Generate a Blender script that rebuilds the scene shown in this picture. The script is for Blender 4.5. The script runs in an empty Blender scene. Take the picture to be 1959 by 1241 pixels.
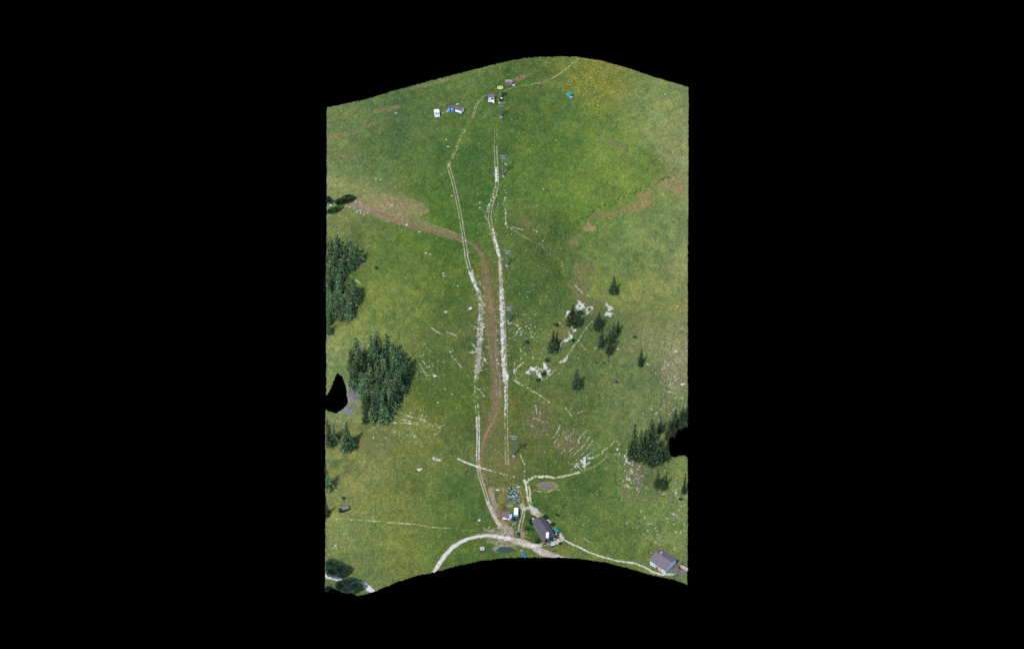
import bpy, math, random
import numpy as np
from mathutils import Vector, Matrix
R=math.radians
sc=bpy.context.scene
# ------------------------------------------------------------------ camera, sky, sun, exposure
F=2400.0; D=800.0; P=R(40)              # focal length in photograph pixels, distance, downward pitch
CAM=np.array([0,-D*math.cos(P),D*math.sin(P)])
FW=np.array([0,math.cos(P),-math.sin(P)]); UP=np.array([0,math.sin(P),math.cos(P)])
cd=bpy.data.cameras.new('camera'); cam=bpy.data.objects.new('camera',cd); sc.collection.objects.link(cam)
cam.location=CAM; cam.rotation_euler=(R(90)-P,0,0); cd.sensor_width=36; cd.lens=F/1959*36; cd.clip_start=1; cd.clip_end=20000
sc.camera=cam
SUN_EL=R(56); SUN_AZ=R(-140)              # azimuth east of +y: high sun from the lower left
w=bpy.data.worlds.new("World"); sc.world=w; w.use_nodes=True
nt=w.node_tree; bg=nt.nodes['Background']; sky=nt.nodes.new('ShaderNodeTexSky'); sky.sky_type='NISHITA'
sky.sun_disc=False; sky.sun_elevation=SUN_EL; sky.sun_rotation=SUN_AZ; sky.altitude=1000
nt.links.new(sky.outputs[0],bg.inputs[0]); bg.inputs[1].default_value=0.15
sd=bpy.data.lights.new('sun','SUN'); so=bpy.data.objects.new('sun',sd); sc.collection.objects.link(so)
sd.energy=2.6; sd.angle=R(2.5); sd.color=(1,0.96,0.9)
sv=Vector((math.sin(SUN_AZ)*math.cos(SUN_EL),math.cos(SUN_AZ)*math.cos(SUN_EL),math.sin(SUN_EL)))
so.rotation_euler=sv.to_track_quat('Z','Y').to_euler(); so.location=(0,0,500)
sc.view_settings.view_transform='Standard'; sc.view_settings.look='None'; sc.view_settings.exposure=0.95; sc.view_settings.gamma=1
KALB=0.42                                # photograph tone -> albedo
# ------------------------------------------------------------------ helpers
random.seed(5); rng=np.random.default_rng(7)
TAB=rng.random((8,256,256)).astype(np.float32)
def vn(x,y,s,k=0):
    x=np.asarray(x,dtype=np.float64)/s+37.3*k+1000; y=np.asarray(y,dtype=np.float64)/s+11.7*k+1000
    xi=np.floor(x).astype(int); yi=np.floor(y).astype(int); fx=x-xi; fy=y-yi
    fx=fx*fx*(3-2*fx); fy=fy*fy*(3-2*fy); T=TAB[k%8]; a=xi%256; b=(xi+1)%256; c=yi%256; d=(yi+1)%256
    return (T[a,c]*(1-fx)+T[b,c]*fx)*(1-fy)+(T[a,d]*(1-fx)+T[b,d]*fx)*fy
def fbm(x,y,s,o=3,k=0):
    v=0;a=1;t=0
    for i in range(o): v=v+a*vn(x,y,s/2**i,k+i); t+=a; a*=0.55
    return v/t                                        # 0..1, mean .5
_y=np.linspace(-320,320,1281)
sg=lambda t:1/(1+np.exp(-t))
_s=0.16+0.33*sg((_y+128)/14)-0.13*sg((_y-105)/25)
_z=np.cumsum(_s)*0.5; _z-=np.interp(0,_y,_z)
PADS=[]; GUL=[]
def H(x,y):
    x=np.asarray(x,float); y=np.asarray(y,float)
    z=np.interp(y,_y,_z)+11*(fbm(x,y,95,2,1)-.5)+5*(fbm(x,y,36,2,3)-.5)
    for (ax,ay),(bx,by),dp,wd in GUL:
        L=(bx-ax)**2+(by-ay)**2; t=np.clip(((x-ax)*(bx-ax)+(y-ay)*(by-ay))/L,0,1); d2=(x-ax-t*(bx-ax))**2+(y-ay-t*(by-ay))**2; z=z-dp*np.exp(-d2/wd**2)
    for px,py,r,pz in PADS:
        d=np.hypot(x-px,y-py); t=np.clip((r*1.5-d)/(r*.5),0,1); t=t*t*(3-2*t); z=z*(1-t)+pz*t
    return z
def proj(x,y,z):
    rx=x-CAM[0]; ry=y-CAM[1]; rz=z-CAM[2]
    dep=ry*FW[1]+rz*FW[2]; return 979.5+F*rx/dep, 620.5-F*(ry*UP[1]+rz*UP[2])/dep
def ground(u,v):
    d=FW+np.array([1,0,0])*(u-979.5)/F+UP*(620.5-v)/F
    a,b=560.,1150.
    for _ in range(40):
        m=(a+b)/2; p=CAM+d*m
        if p[2]>H(p[0],p[1]): a=m
        else: b=m
    p=CAM+d*a; return Vector((p[0],p[1],float(H(p[0],p[1]))))
_g=[]
for pl,dp,wd in [([(1200,375),(1110,425),(1042,462),(1052,490),(1078,520),(1092,565)],1.6,6),([(1280,345),(1200,375)],1.2,6),([(1150,545),(1120,520),(1100,500)],-1.2,7),([(690,400),(800,432),(888,455)],1.0,7),([(640,800),(720,815),(800,812)],1.2,9),([(1180,850),(1215,925),(1260,960)],-1.4,9)]:
    w_=[ground(*p) for p in pl]; _g+=[((a.x,a.y),(b.x,b.y),dp*.6,wd) for a,b in zip(w_,w_[1:])]
GUL+=_g
for u,v,r in [(1040,1017,11.5),(1267,1077,9),(968,985,5),(938,189,3),(870,211,5)]:
    g=ground(u,v); PADS.append((g.x,g.y,r,g.z))
def lin(c):
    c=np.asarray(c,float)/255; return np.where(c<.04045,c/12.92,((c+.055)/1.055)**2.4)
def link(name,me,mat=None,parent=None,label=None):
    o=bpy.data.objects.new(name,me); sc.collection.objects.link(o)
    if mat and not me.materials: me.materials.append(mat)
    if parent: o.parent=parent
    if label: o['label']=label
    return o
def tag(o,label,cat,group=None,kind=None):
    o['label']=label; o['category']=cat
    if group: o['group']=group
    if kind: o['kind']=kind
    return o
def struct(o): o['kind']='structure'; return o
def thing(name,label,cat,loc,rz=0,group=None):
    o=bpy.data.objects.new(name,None); sc.collection.objects.link(o); o.empty_display_size=.5
    o.location=loc; o.rotation_euler=(0,0,R(rz)); return tag(o,label,cat,group)
class MB:
    def __init__(s): s.v=[]; s.f=[]
    def add(s,vs,fs):
        n=len(s.v); s.v+=[tuple(p) for p in vs]; s.f+=[tuple(i+n for i in f) for f in fs]; return s
    def box(s,c,d,rz=0,rx=0,ry=0,top=1):
        m=Matrix.Rotation(R(rz),3,'Z')@Matrix.Rotation(R(ry),3,'Y')@Matrix.Rotation(R(rx),3,'X'); vs=[]
        for z in (-.5,.5):
            k=top if z>0 else 1
            for x,y in ((-.5,-.5),(.5,-.5),(.5,.5),(-.5,.5)): vs.append(m@Vector((x*d[0]*k,y*d[1]*k,z*d[2]))+Vector(c))
        return s.add(vs,[(0,3,2,1),(4,5,6,7),(0,1,5,4),(1,2,6,5),(2,3,7,6),(3,0,4,7)])
    def cyl(s,a,b,r0,r1=None,n=10):
        a=Vector(a);b=Vector(b); r1=r0 if r1 is None else r1; q=(b-a).to_track_quat('Z','Y'); vs=[]
        for p,r in ((a,r0),(b,r1)):
            for i in range(n): t=2*math.pi*i/n; vs.append(p+q@Vector((r*math.cos(t),r*math.sin(t),0)))
        return s.add(vs,[(i,(i+1)%n,n+(i+1)%n,n+i) for i in range(n)]+[tuple(range(n-1,-1,-1)),tuple(range(n,2*n))])
    def prism(s,pts,y0,y1):                 # outline in x,z extruded along y
        n=len(pts); vs=[(x,y0,z) for x,z in pts]+[(x,y1,z) for x,z in pts]
        return s.add(vs,[(i,(i+1)%n,n+(i+1)%n,n+i) for i in range(n)]+[tuple(range(n-1,-1,-1)),tuple(range(n,2*n))])
    def ring(s,c,R0,r,n=20,m=6,axis='Z'):
        vs=[]
        for i in range(n):
            t=2*math.pi*i/n
            for j in range(m):
                p=2*math.pi*j/m; q=Vector(((R0+r*math.cos(p))*math.cos(t),(R0+r*math.cos(p))*math.sin(t),r*math.sin(p)))
                if axis=='X': q=Vector((q.z,q.x,q.y))
                if axis=='Y': q=Vector((q.x,q.z,q.y))
                vs.append(q+Vector(c))
        return s.add(vs,[(i*m+j,((i+1)%n)*m+j,((i+1)%n)*m+(j+1)%m,i*m+(j+1)%m) for i in range(n) for j in range(m)])
    def build(s,name,mat,parent=None,label=None,bevel=0):
        me=bpy.data.meshes.new(name); me.from_pydata(s.v,[],s.f); me.update()
        import bmesh
        b=bmesh.new(); b.from_mesh(me); bmesh.ops.recalc_face_normals(b,faces=b.faces)
        if bevel: bmesh.ops.bevel(b,geom=list(b.edges),offset=bevel,segments=1,affect='EDGES',clamp_overlap=True)
        b.to_mesh(me); b.free()
        return link(name,me,mat,parent,label)
MATS={}
def mat(name,c,rough=.8,metal=0,noise=.25,scale=2.0,bump=0,wave=None,raw=False,spec=.3):
    if name in MATS: return MATS[name]
    m=bpy.data.materials.new(name); m.use_nodes=True; n=m.node_tree; b=n.nodes['Principled BSDF']
    col=np.array(c,float) if raw else lin(c)*KALB*1.15
    tc=n.nodes.new('ShaderNodeTexCoord'); nz=n.nodes.new('ShaderNodeTexNoise'); nz.inputs['Scale'].default_value=scale; nz.inputs['Detail'].default_value=6
    n.links.new(tc.outputs['Object'],nz.inputs['Vector'])
    rp=n.nodes.new('ShaderNodeValToRGB'); rp.color_ramp.elements[0].position=.3; rp.color_ramp.elements[1].position=.7
    rp.color_ramp.elements[0].color=(*np.clip(col*(1-noise),0,1),1); rp.color_ramp.elements[1].color=(*np.clip(col*(1+noise*.8),0,1),1)
    n.links.new(nz.outputs[0],rp.inputs[0]); out=rp.outputs[0]
    if wave:
        wv=n.nodes.new('ShaderNodeTexWave'); wv.bands_direction=wave[0]; wv.inputs['Scale'].default_value=wave[1]; wv.inputs['Distortion'].default_value=.5
        n.links.new(tc.outputs['Object'],wv.inputs['Vector'])
        mx=n.nodes.new('ShaderNodeMix'); mx.data_type='RGBA'; mx.blend_type='MULTIPLY'; mx.inputs[0].default_value=wave[2]
        n.links.new(out,mx.inputs[6]); n.links.new(wv.outputs[0],mx.inputs[7]); out=mx.outputs[2]
    n.links.new(out,b.inputs['Base Color']); b.inputs['Roughness'].default_value=rough; b.inputs['Metallic'].default_value=metal
    b.inputs['Specular IOR Level'].default_value=spec
    if bump:
        bp=n.nodes.new('ShaderNodeBump'); bp.inputs['Strength'].default_value=bump; bp.inputs['Distance'].default_value=.1
        n.links.new(nz.outputs[0],bp.inputs['Height']); n.links.new(bp.outputs[0],b.inputs['Normal'])
    MATS[name]=m; return m
def attr_mat(name,noise,scale,rough=1,spec=.1,rand=0,gain=1):
    m=bpy.data.materials.new(name); m.use_nodes=True; n=m.node_tree; b=n.nodes['Principled BSDF']
    at=n.nodes.new('ShaderNodeAttribute'); at.attribute_name='Col'
    tc=n.nodes.new('ShaderNodeTexCoord'); nz=n.nodes.new('ShaderNodeTexNoise'); nz.inputs['Scale'].default_value=scale; nz.inputs['Detail'].default_value=4; nz.inputs['Roughness'].default_value=.7
    n.links.new(tc.outputs['Object'],nz.inputs['Vector'])
    mr=n.nodes.new('ShaderNodeMapRange'); mr.inputs[1].default_value=.25; mr.inputs[2].default_value=.75; mr.inputs[3].default_value=gain*(1-noise); mr.inputs[4].default_value=gain*(1+noise)
    n.links.new(nz.outputs[0],mr.inputs[0])
    vm=n.nodes.new('ShaderNodeVectorMath'); vm.operation='SCALE'; n.links.new(at.outputs[0],vm.inputs[0]); n.links.new(mr.outputs[0],vm.inputs['Scale'])
    out=vm.outputs[0]
    if rand:
        oi=n.nodes.new('ShaderNodeObjectInfo'); hs=n.nodes.new('ShaderNodeHueSaturation')
        m1=n.nodes.new('ShaderNodeMapRange'); m1.inputs[3].default_value=1-rand; m1.inputs[4].default_value=1+rand*1.5
        n.links.new(oi.outputs['Random'],m1.inputs[0]); n.links.new(m1.outputs[0],hs.inputs['Value'])
        m2=n.nodes.new('ShaderNodeMapRange'); m2.inputs[3].default_value=.485; m2.inputs[4].default_value=.53
        mm=n.nodes.new('ShaderNodeMath'); mm.operation='FRACT'; m3=n.nodes.new('ShaderNodeMath'); m3.operation='MULTIPLY'; m3.inputs[1].default_value=7.31
        n.links.new(oi.outputs['Random'],m3.inputs[0]); n.links.new(m3.outputs[0],mm.inputs[0]); n.links.new(mm.outputs[0],m2.inputs[0]); n.links.new(m2.outputs[0],hs.inputs['Hue'])
        n.links.new(out,hs.inputs['Color']); out=hs.outputs[0]
    n.links.new(out,b.inputs['Base Color']); b.inputs['Roughness'].default_value=rough; b.inputs['Specular IOR Level'].default_value=spec
    return m
# ------------------------------------------------------------------ the dark ground beneath everything
me=bpy.data.meshes.new('backdrop'); S=9000
me.from_pydata([(-S,-S,-150),(S,-S,-150),(S,S,-150),(-S,S,-150)],[],[(0,1,2,3)])
mb=bpy.data.materials.new('black_void'); mb.use_nodes=True; b=mb.node_tree.nodes['Principled BSDF']; b.inputs['Base Color'].default_value=(0,0,0,1); b.inputs['Roughness'].default_value=1; b.inputs['Specular IOR Level'].default_value=0
struct(link('backdrop',me,mb))
# ------------------------------------------------------------------ terrain grid
OUT=[(625,206),(700,190),(760,172),(830,153),(900,135),(960,120),(1000,112),(1030,109),(1070,108),(1105,109),(1150,116),(1200,130),(1250,147),(1317.5,167),
 (1317,400),(1316,540),(1316,760),(1316,813),(1304,815.6),(1294,824),(1286,835),(1272,836.5),(1277.5,844),(1276.7,855),(1283,871),(1291,874.7),(1302,871),(1311,871),(1316,876),
 (1316,1080),(1312,1086),(1304,1083),(1297,1085),(1304,1088),(1315,1089),(1315,1117),(1290,1108),(1250,1100),(1200,1085),(1160,1075),(1110,1068),(1080,1066.5),(1000,1065),(960,1067),(920,1072),(880,1080),(850,1088),(830,1094),(800,1099),(760,1112),(716,1131.5),
 (684,1139),(669,1130.6),(652.7,1129),(639,1124),(622,1130),(622,1000),(625,984),(623,960),(622,800),(623,783),(630,787),(644,790),(654,783),(665,772),(662,739),(655,720),(645.5,711.5),(640,725),(632,744),(624,757),
 (624,640),(626,615),(624,600),(625,400)]
ST=0.33
ys=[ground(u,v) for u,v in OUT]; x0=min(g.x for g in ys)-2; x1=max(g.x for g in ys)+2; y0=min(g.y for g in ys)-2; y1=max(g.y for g in ys)+2
nx=int((x1-x0)/ST); ny=int((y1-y0)/ST)
GX,GY=np.meshgrid(x0+ST*np.arange(nx),y0+ST*np.arange(ny)); GX=GX.ravel(); GY=GY.ravel()
GX=GX+(rng.random(GX.size)-.5)*ST*.5; GY=GY+(rng.random(GY.size)-.5)*ST*.5
GZ=H(GX,GY); U,V=proj(GX,GY,GZ)
def inpoly(u,v,poly):
    r=np.zeros(u.shape,bool); n=len(poly)
    for i in range(n):
        ax,ay=poly[i]; bx,by=poly[(i+1)%n]
        if ay==by: continue
        r^=((ay>v)!=(by>v))&(u<(bx-ax)*(v-ay)/(by-ay)+ax)
    return r
jx=1.6*(vn(GX,GY,1.3,2)-.5); INS=inpoly(U+jx,V+jx,OUT)
idx=np.full(GX.size,-1); 
# keep a vertex when any quad of it is kept
q=np.arange(nx*ny).reshape(ny,nx); Q=np.stack([q[:-1,:-1],q[:-1,1:],q[1:,1:],q[1:,:-1]],-1).reshape(-1,4)
Q=Q[INS[Q].sum(1)>=3]
used=np.unique(Q); idx[used]=np.arange(used.size); Q=idx[Q]
X=GX[used];Y=GY[used];Z=GZ[used];U=U[used];V=V[used]; N=X.size
W1=fbm(X,Y,3.2,2,2)-.5; W2=fbm(X,Y,1.1,2,4)-.5; W3=fbm(X,Y,9,3,5)-.5; W4=fbm(X,Y,30,3,6)-.5
RN=rng.random(N); RN2=rng.random(N)
# streak noises: along the fall line and across
SV=vn(X,Y*.12,.55,3); SH=fbm(X*.25,Y,1.2,2,1)
# regional tones read off the photograph
CP=[(640,230,108,128,74),(700,300,82,116,60),(760,250,84,114,66),(850,160,95,124,62),(1000,230,76,110,50),(1060,130,92,116,56),(1150,130,112,124,56),(1250,200,122,142,82),(1300,260,134,144,92),(1150,250,98,132,58),(1050,300,86,122,52),(1100,380,92,130,52),
(1250,450,110,134,78),(1300,500,134,144,92),(1200,480,100,128,68),(1030,480,82,106,54),(1000,560,72,106,48),(1250,560,122,136,72),(1285,650,130,134,92),(1200,700,104,124,74),(1100,680,88,112,60),(1100,800,92,112,60),(1230,800,108,126,76),(1000,800,82,106,48),
(800,450,82,118,46),(900,400,70,110,46),(700,340,112,132,80),(650,360,132,146,92),(720,480,88,122,54),(720,560,112,136,64),(800,560,104,128,54),(870,540,76,110,44),(760,610,118,136,70),(850,650,88,110,56),(860,750,80,108,46),(800,850,106,120,62),(700,860,118,128,74),
(680,950,120,132,76),(800,930,102,120,58),(880,950,70,106,48),(900,1000,80,108,52),(750,1000,104,126,62),(700,1060,108,128,72),(800,1040,108,126,58),(880,1070,74,108,46),(1080,980,80,110,52),(1150,960,94,122,62),(1250,970,108,130,72),(1200,1050,84,114,52),(1285,1030,112,132,76),(1120,1070,100,120,60),
(930,300,74,110,50),(655,650,120,142,80),(640,700,128,146,94),(1160,880,84,112,56),(1040,870,86,106,50),(700,420,120,130,74),(1180,350,106,136,58),(950,900,96,108,62),(780,300,76,112,52),(930,600,88,102,56)]
uj=U+40*W4; vj=V+40*(fbm(X,Y,33,2,7)-.5)*1.4
acc=np.zeros((N,3),np.float32); ws=np.zeros(N,np.float32)
for a,b_,r_,g_,bl in CP:
    ww=np.exp(-((uj-a)**2+(vj-b_)**2)/(2*42**2)).astype(np.float32)+1e-7; acc+=ww[:,None]*np.array([r_,g_,bl],np.float32); ws+=ww
C=(acc/ws[:,None]).astype(float)
C*=(1+.15*W3+.18*W1+.20*W2+.14*W4)[:,None]
C+= np.clip(W4*.9+W3*.6+W1*.5,-.6,.6)[:,None]*np.array([17,5,1.])
g2=fbm(X,Y,5,3,0); C+= np.clip((g2-.54)*4,0,1)[:,None]*np.array([8,4,-1.]); C-=np.clip((.46-g2)*4,0,1)[:,None]*np.array([8,3,-2.])
ID=np.zeros(N,int); RAISE=np.zeros(N)
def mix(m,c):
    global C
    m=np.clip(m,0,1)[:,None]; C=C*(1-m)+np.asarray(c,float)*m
def pd(poly,wid=None,pad=40):            # distance to a polyline, optionally minus an interpolated half width
    us=[p[0] for p in poly]; vs=[p[1] for p in poly]
    out=np.full(N,1e3); side=np.zeros(N); hw=np.zeros(N)
    sel=np.where((U>min(us)-pad)&(U<max(us)+pad)&(V>min(vs)-pad)&(V<max(vs)+pad))[0]
    if not sel.size: return out,side
    u=U[sel];v=V[sel]; best=np.full(sel.size,1e3); sd_=np.zeros(sel.size); hh=np.zeros(sel.size)
    for i in range(len(poly)-1):
        a=poly[i];b=poly[i+1]; dx=b[0]-a[0];dy=b[1]-a[1]; L=dx*dx+dy*dy
        t=np.clip(((u-a[0])*dx+(v-a[1])*dy)/L,0,1); d=np.hypot(u-a[0]-t*dx,v-a[1]-t*dy)
        k=d<best; best=np.where(k,d,best); s_=((u-a[0])*dy-(v-a[1])*dx)/math.sqrt(L); sd_=np.where(k,s_,sd_)
        if len(a)>2: hh=np.where(k,a[2]*(1-t)+b[2]*t,hh)
    out[sel]=best-hh; side[sel]=sd_; return out,side
def line(poly,w,c,dens=1,edge=.8,jit=1.2,oid=None,raise_=0,opac=1):
    d,_=pd(poly,pad=30); d=d+jit*2*W2+jit*W1
    if not len(poly[0])>2: d=d-w
    m=np.clip(.5-d/edge,0,1)
    if dens<1: m=m*np.clip((fbm(X,Y,1.0,2,6)-(1-dens)*.75-.12)*9,0,1)
    mix(m*opac,c)
    if oid is not None: ID[m>.45]=oid
    if raise_: np.maximum(RAISE,m*raise_,out=RAISE)
    return m
def blob(u,v,ru,rv,c,ang=0,soft=.5,jit=.6,dens=1,opac=1,oid=None,raise_=0):
    a=R(ang); du=U-u; dv=V-v; p=(du*math.cos(a)+dv*math.sin(a))/ru; q_=(-du*math.sin(a)+dv*math.cos(a))/rv
    d=np.hypot(p,q_)+jit*(1.3*W1+1.0*W3)
    m=np.clip((1-d)/soft,0,1)
    if dens<1: m=m*np.clip((fbm(X,Y,1.0,2,6)-(1-dens)*.75-.12)*9,0,1)
    mix(m*opac,c)
    if oid is not None: ID[m>.4]=oid
    if raise_: np.maximum(RAISE,m*raise_,out=RAISE)
    return m
def area(u,v,ru,rv,ang=0):
    a=R(ang); du=U-u; dv=V-v
    return np.clip(1.3-np.hypot((du*math.cos(a)+dv*math.sin(a))/ru,(-du*math.sin(a)+dv*math.cos(a))/rv)*.9,0,1)
def specks(mask,p,c,size=.5,k=1):            # scattered pale stones or flowers
    n_=vn(X,Y,size,k)*.55+vn(X+50,Y,size*1.9,k+2)*.45
    th=np.quantile(n_,1-p); m=(n_+(.10*(mask-1)))>th; m&=mask>.15
    mix(m*np.clip(.55+RN*.5,0,1),c)
WHITE=(226,222,216); PALE=(196,190,172); TAN=(150,134,104); BROWN=(132,112,90)
# -- broad tints
for a in [(1272,352,26,15,(146,130,92),-20,.7,.9),(1300,365,14,10,(150,132,92)),(1236,372,20,9,(144,128,88),-30),(1224,392,28,12,(150,128,84),-20,.6,.8),(1160,410,44,7,(126,120,80),-5,.8),(1128,436,12,8,(158,134,100)),(1100,462,22,9,(120,116,86),-30),
          (1120,520,30,22,(116,112,76),35,.9),(1105,560,26,20,(120,112,80),40,.9),(1075,640,22,34,(118,116,74),20,.9),(1120,590,34,20,(118,116,78),0,.9),
          (640,262,40,5,(128,118,82),-14),(705,240,46,5,(122,114,84),-22),(738,210,34,4,(128,122,84),-12),(835,158,44,3.5,(128,122,84),-14),
          (1085,240,20,8,(112,114,80),30,.9),(1170,270,40,6,(112,114,78),35,.9),(950,780,30,60,(112,110,66),0,.9),(950,880,34,40,(112,112,66),0,.9),(940,560,24,80,(104,106,58),0,.9),
          (1030,800,30,40,(104,104,72),20,.9),(1090,850,34,30,(112,110,76),20,.9),(1210,900,24,34,(122,116,90),-25,.9),(1290,700,24,60,(136,130,98),0,.9),(1240,650,44,40,(122,126,84),0,.9),(1210,955,40,14,(120,118,80),30,.9),(1300,590,24,20,(128,132,70),0,.9),
          (995,150,24,3.5,(138,112,92),-22),(1010,430,40,10,(104,106,66),30,.9),(660,300,30,12,(112,122,74),0,.9),(760,395,60,26,(122,128,80),15,.8),(700,370,60,22,(128,136,86),0,.9)]:
    u,v,ru,rv,c=a[:5]; ang=a[5] if len(a)>5 else 0; so_=a[6] if len(a)>6 else .7; m_=blob(u,v,ru*1.12,rv*1.12,c,ang,so_*.8,1.1,opac=.74); mix(m_*np.clip((fbm(X,Y,1.4,3,3)-.5)*5,0,1)*.7,np.array(c)*1.14)
for a in [(910,250,40,16,(60,108,46),20),(1010,160,22,7,(74,138,42),-8),(860,420,70,18,(62,106,38),30),(840,470,60,26,(66,112,38),10),(960,430,22,30,(64,104,40)),(1000,520,14,60,(62,104,40)),(880,560,30,60,(64,106,36)),(1060,985,24,16,(56,104,36)),(1016,1015,9,22,(52,96,32)),(1030,960,20,8,(58,106,38)),(880,930,40,26,(58,106,48)),(820,760,34,20,(70,104,40)),(1140,880,14,34,(66,112,40),-30),
          (700,1000,40,6,(84,124,52),8),(1245,980,70,20,(86,130,54),25),(860,1000,40,12,(70,104,42)),(1190,1010,90,10,(76,110,44),14),(710,815,50,10,(78,104,44),-4),(660,880,44,16,(62,104,52),-20),(1180,540,40,12,(98,134,44),30),(980,345,10,60,(64,100,40)),(940,1080,80,10,(66,108,40),0)]:
    u,v,ru,rv,c=a[:5]; blob(u,v,ru,rv,c,a[5] if len(a)>5 else 0,.9,.8,opac=.5)
line([(1300,352,6),(1272,350,10),(1240,372,9),(1238,392,9),(1205,402,8),(1160,410,6),(1125,420,7),(1112,445,7),(1095,466,6)],0,(138,130,88),.62,edge=8,jit=6,opac=.38)
line([(1095,466,2),(1070,500,3),(1095,545,4),(1100,600,5)],0,(122,118,78),.6,edge=6,jit=5,opac=.35)
# gully of lusher growth
for pl in [[(1190,372),(1180,385),(1160,388),(1110,425),(1085,430),(1080,450),(1040,462),(1052,490),(1075,512),(1080,540),(1092,562)],[(1040,462),(1010,457)],[(1278,340),(1235,355),(1215,365),(1190,380)]]:
    line(pl,3,(62,98,40),.55,jit=6,edge=3,opac=.8)
line([(1100,520),(1125,530),(1160,545)],3,(116,140,44),.5,jit=5,edge=3); line([(1075,505),(1085,560)],2.4,(124,146,44),.45,jit=5,edge=3)
# flowers
fy=area(1150,150,50,26,35)+area(1110,165,34,20)+area(1140,205,26,20); specks(np.clip(fy,0,1),.10,(176,176,48),.4,3); specks(np.clip(fy,0,1),.12,(146,152,56),.7,5)
specks(area(950,130,60,16)+area(1040,125,40,12),.05,(140,148,60),.6,3); specks(area(990,260,60,70),.03,(150,154,50),.6,3); specks(area(890,500,60,60),.02,(150,150,50),.7,5); specks(area(1170,960,60,40,20),.02,(160,156,40),.7,5)
# base sprinkle of flowers and little stones everywhere
specks(np.ones(N),.007,(168,176,120),.35,2); specks(area(960,450,110,400),.006,(200,200,180),.35,4)
specks(area(1000,640,90,120),.012,(206,202,184),.5,6); specks(area(1290,740,40,140),.05,(200,194,180),.6,6); specks(area(1270,1010,60,60),.04,(200,200,186),.6,1); specks(area(650,1040,30,20),.05,(186,194,180),.8,1)
specks(area(1205,895,20,46,-28),.12,(206,200,192),.7,6); specks(area(1190,870,16,12),.16,(206,200,192),.7,6);specks(area(1305,940,24,14,25),.10,(206,200,192),.7,6); specks(area(1215,925,20,12,15),.14,(206,200,192),.7,6)
specks(area(1290,720,26,60),.06,(206,200,192),.8,2); specks(area(1280,790,40,16),.07,(206,200,192),.8,2)
specks(area(820,700,60,50),.01,(208,206,190),.5,0); specks(area(780,830,60,20),.03,(200,200,184),.6,0); specks(area(700,850,60,90),.006,(190,190,170),.6,1)
# -- dirt fan at left
FAN=[(668,382),(720,372),(775,374),(812,392),(820,402),(800,418),(850,436),(888,452),(886,464),(800,440),(740,424),(690,402)]
fm=inpoly(U+6*W1+8*W3,V+6*W1,FAN).astype(float)
mix(fm*.45,(138,134,94)); mix(fm*np.clip((SH-.38)*3.4,0,1)*.7,(146,128,98)); mix(fm*np.clip((vn(X*.35+Y*.5,Y*1.4,.9,5)-.55)*4,0,1)*.75,(164,138,112))
blob(795,403,28,12,(152,132,100),15,.8,.8,.55); blob(690,396,22,9,(168,146,134),20,.8,.9,.6)
specks(area(686,398,20,9,25),.30,(206,192,184),.7,2); specks(area(740,390,20,7),.06,(204,196,184),.7,2)
# -- tracks
L1=[(930,184,1),(919,190,1.5),(912,200,1.6),(908,212,1.6),(903,225,1.6),(895,240,1.6),(887,251,2.2),(880,268,2.2),(872,285,2),(864,300,2),(858,315,2.6),(859,322,2.6)]
L2=[(859,322),(866,345),(873,375),(879,405),(885,440),(889,465),(893,495),(900,520),(908,543),(916,560)]
L3=[(916,560,4.5),(920,580,5.4),(920,610,5.6),(918,640,5.8),(916,680,5),(912,715,4),(911,726,3.4)]
L4=[(911,726,3),(911,770,3.4),(914,800,3)]; L5=[(914,800,2.8),(915,830,2.6),(914,870,3),(914,890,3.6)]
L6=[(914,886),(918,910),(926,935),(935,965),(944,985),(952,1000),(962,1012)]
R1=[(949,255),(948,285),(949,310),(951,335),(951,355),(946,375),(939,395),(937,415),(940,435),(945,455),(951,475),(956,495),(958,530),(959,560)]
R2=[(959,555,3.4),(959.5,580,4),(960,610,4),(962,640,4.2),(963,680,4.6),(966,715,5.5),(968,735,4.2)]
R3=[(968,735),(968,790),(968.5,830),(969,860),(970,885)]
DT=[(668,385,2.4),(700,400,2.6),(740,415,3),(765,428,3.4),(800,437,4),(850,447,3.8),(888,458,3.4),(905,468,3.6),(920,485,4),(928,510,5),(930,540,6),(934,570,7.5),(938,600,9),(940,640,9.5),(945,680,9.5),(949,720,9),(950,760,9),(947,790,8),(938,815,7),(928,840,5),(920,870,5),(917,900,4)]
dirt=line(DT,0,(128,112,86),1,edge=5,jit=3.2,opac=.62); line(DT,0,BROWN,.7,edge=3,jit=3,opac=.6)
ID[dirt>.5]=4
dd,ds=pd(DT); wk=(dd<0)
mix(wk*np.clip((vn(ds*1.0+50,V*.02,1.7,1)-.4)*2,0,1)*.6*(V>450),(112,112,66)); mix(wk*np.clip((vn(ds+9,V*.05,1.3,6)-.62)*4,0,1)*.8*(V>560)*(V<760),(158,138,124))
line([(936,690),(938,640),(934,600)],1.2,(104,112,62),.8,jit=1.5,opac=.7)
line([(940,810),(930,828),(923,848),(921,862)],1,(152,126,96),.9,jit=.8); line([(952,780),(944,806),(932,826),(926,842)],1,(150,126,96),.9,jit=.8)
line([(668,388),(700,400),(742,417),(765,430)],1,(164,132,120),.9,jit=.8);line([(706,399),(740,405),(762,418),(772,430)],1,(160,130,112),.9,jit=.8)
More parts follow.
